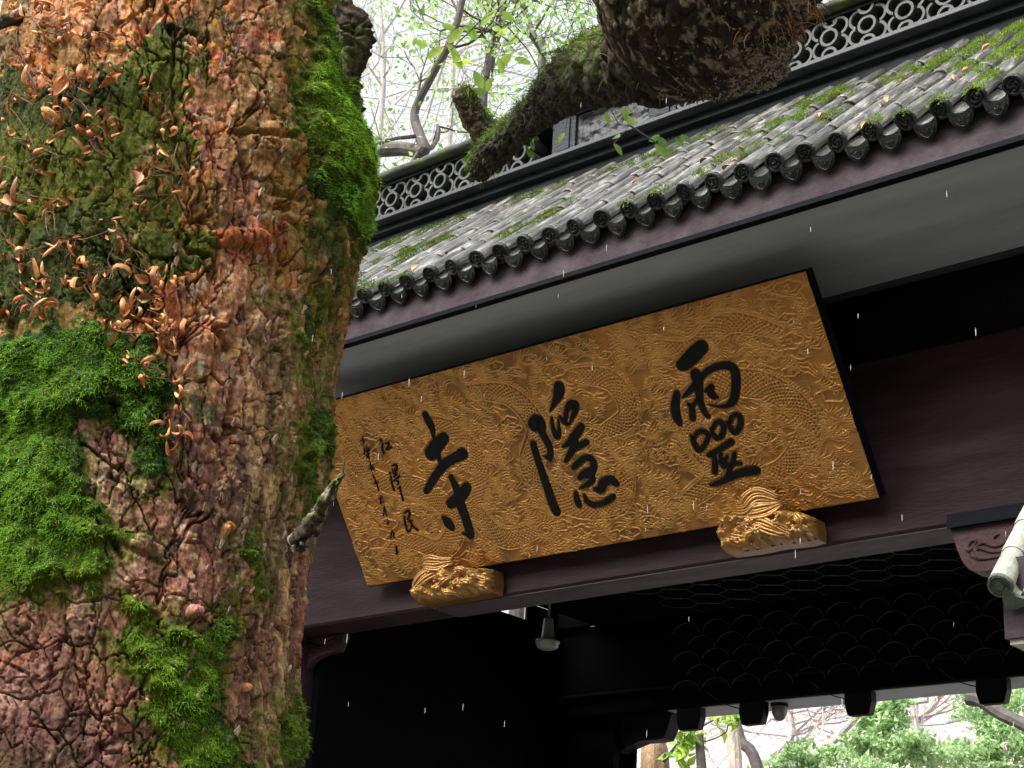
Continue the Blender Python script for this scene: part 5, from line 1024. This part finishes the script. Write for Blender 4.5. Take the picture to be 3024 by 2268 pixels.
for (bx, lb) in ((2330, 'bare pale saplings left of the middle bush'), (2700, 'bare pale saplings behind the right bushes')):
    pb = onY(bx, 2260, 30)
    bg_tree('bare_tree', lb, 'tree', [np.array([pb[0], 30, -1.5]), np.array([pb[0], 30, 1.]), onY(bx, 2260, 30), onY(bx+10, 2160, 30), onY(bx-10, 2050, 30), onY(bx+20, 1900, 30)], [.14, .12, .08, .06, .05, .03], 26, 3, 2.2, 500, .12, (.45, .22, .12), (.6, .36, .22), M['paletwig'], 'bare trees behind the gate')

# ------------------------------------------------------------------ moss, leaves and rain on the roof
def roof_moss():
    Ps = []; Ds = []; Cs = []; Ls = []
    mb = MB()
    xs_all = [x for x, k in roofT if k == 0]
    for x in xs_all:
        for s in np.arange(.02, 2.6, .07):
            f = float(fbm(np.array([x*1.7]), np.array([s*2.1]), 3, 81)[0]); bias = .20*sstep(-5.6, -3.6, np.array([x]))[0]+.05*(s > 2.2)
            if f+bias+random.uniform(-.13, .13) < .70: continue
            n = 150; r0 = random.uniform(.03, .05); a = rng.uniform(-1.0, 1.0, n); ss = s+rng.normal(size=n)*.05
            for q in range(n):
                h = .068*math.cos(a[q]); Ps.append(on_roof(x+.068*math.sin(a[q]), ss[q], .012+h)); dn = np.array([math.sin(a[q]), -sa*math.cos(a[q]), ca*math.cos(a[q])]); Ds.append(dn)
            t = rng.random(n)[:, None]; k = min(1, max(0, (x+8.0)/4)); Cs.append((np.array([.06, .10, .015])*(1-t)+np.array([.24, .36, .03])*t)*(.75+.6*k)); Ls.append(rng.uniform(.012, .026, n)*random.uniform(.6, 1.5))
    P = np.array(Ps); D = np.array(Ds)+rng.normal(size=(len(Ps), 3))*.5; D /= np.linalg.norm(D, axis=1)[:, None]
    tag(strands('roof_moss', P-D*.003, D, np.concatenate(Ls), rng.uniform(.004, .008, len(P)), np.vstack(Cs), M['mossm'], None, .9, 2), 'green moss cushions growing on the grey roof tiles', 'moss', kind='stuff')
roof_moss()
fall = [(1139, 790), (1217, 800), (1480, 618), (1866, 545), (2088, 468), (2155, 488), (2160, 478), (2420, 345), (2545, 380), (2660, 230), (2620, 300), (2840, 215), (2812, 240), (2600, 315), (2405, 388), (1690, 560), (1320, 752), (2900, 150)]
ORD = 'first second third fourth fifth sixth seventh eighth ninth tenth eleventh twelfth thirteenth fourteenth fifteenth sixteenth seventeenth eighteenth'.split()
fall.sort()
for fi, (x, y) in enumerate(fall):
    # drop the point onto the tile roof plane
    r_ = ray(x, y); nrm = np.array([0, -sa, ca]); P0 = on_roof(0, 0, .09); p = r_*(P0.dot(nrm)/r_.dot(nrm))
    m = cl_m[14+random.randrange(3)] if random.random() < .7 else cl_m[random.randrange(14)]
    o = obj('fallen_leaf', m); tag(o, 'dry orange leaf lying on the grey tiled roof, %s such leaf counted from the left' % ORD[fi], 'leaf', 'fallen leaves on the roof')
    o.matrix_basis = Matrix.Translation(p) @ MROOF @ Matrix.Rotation(random.uniform(0, 6.28), 4, 'Z') @ Matrix.Rotation(random.uniform(-.5, .5), 4, 'X') @ Matrix.Scale(random.uniform(.8, 1.2), 4)
def raindrops():
    b = MB(); r = random.Random(12)
    for _ in range(55):
        p = onD(r.uniform(900, 3020), r.uniform(250, 2250), r.uniform(4.2, 8.2))
        if p[1] > 8.2 and p[2] > 5: continue
        L_ = r.uniform(.010, .017); q = .0011
        V = [p+np.array([0, 0, L_])]+[p+np.array([q*math.cos(a), q*math.sin(a), L_*h]) for h, k in ((.3, 1), (-.5, 1)) for a in (0, 1.57, 3.14, 4.71)]+[p-np.array([0, 0, L_])]
        b.add(V, [(0, 1+i, 1+(i+1) % 4) for i in range(4)]+[(1+i, 5+i, 5+(i+1) % 4, 1+(i+1) % 4) for i in range(4)]+[(9, 5+(i+1) % 4, 5+i) for i in range(4)])
    m, N, L, B = new_mat('water_drop'); B.inputs['Base Color'].default_value = (.9, .95, .95, 1); B.inputs['Roughness'].default_value = .05; B.inputs['IOR'].default_value = 1.33; B.inputs['Transmission Weight'].default_value = .6
    tag(b.build('raindrops', m, None, True), 'falling raindrops in front of the dark gate', 'rain', kind='stuff')
raindrops()
for n_ in [o for o in bpy.data.objects if o.type == 'MESH' and not o.parent and not o.get('kind') and not o.get('label')]: print('UNTAGGED', n_.name)
print('tris', sum(2*len(o.data.polygons) for o in bpy.data.objects if o.type == 'MESH'), 'objs', len(bpy.data.objects))
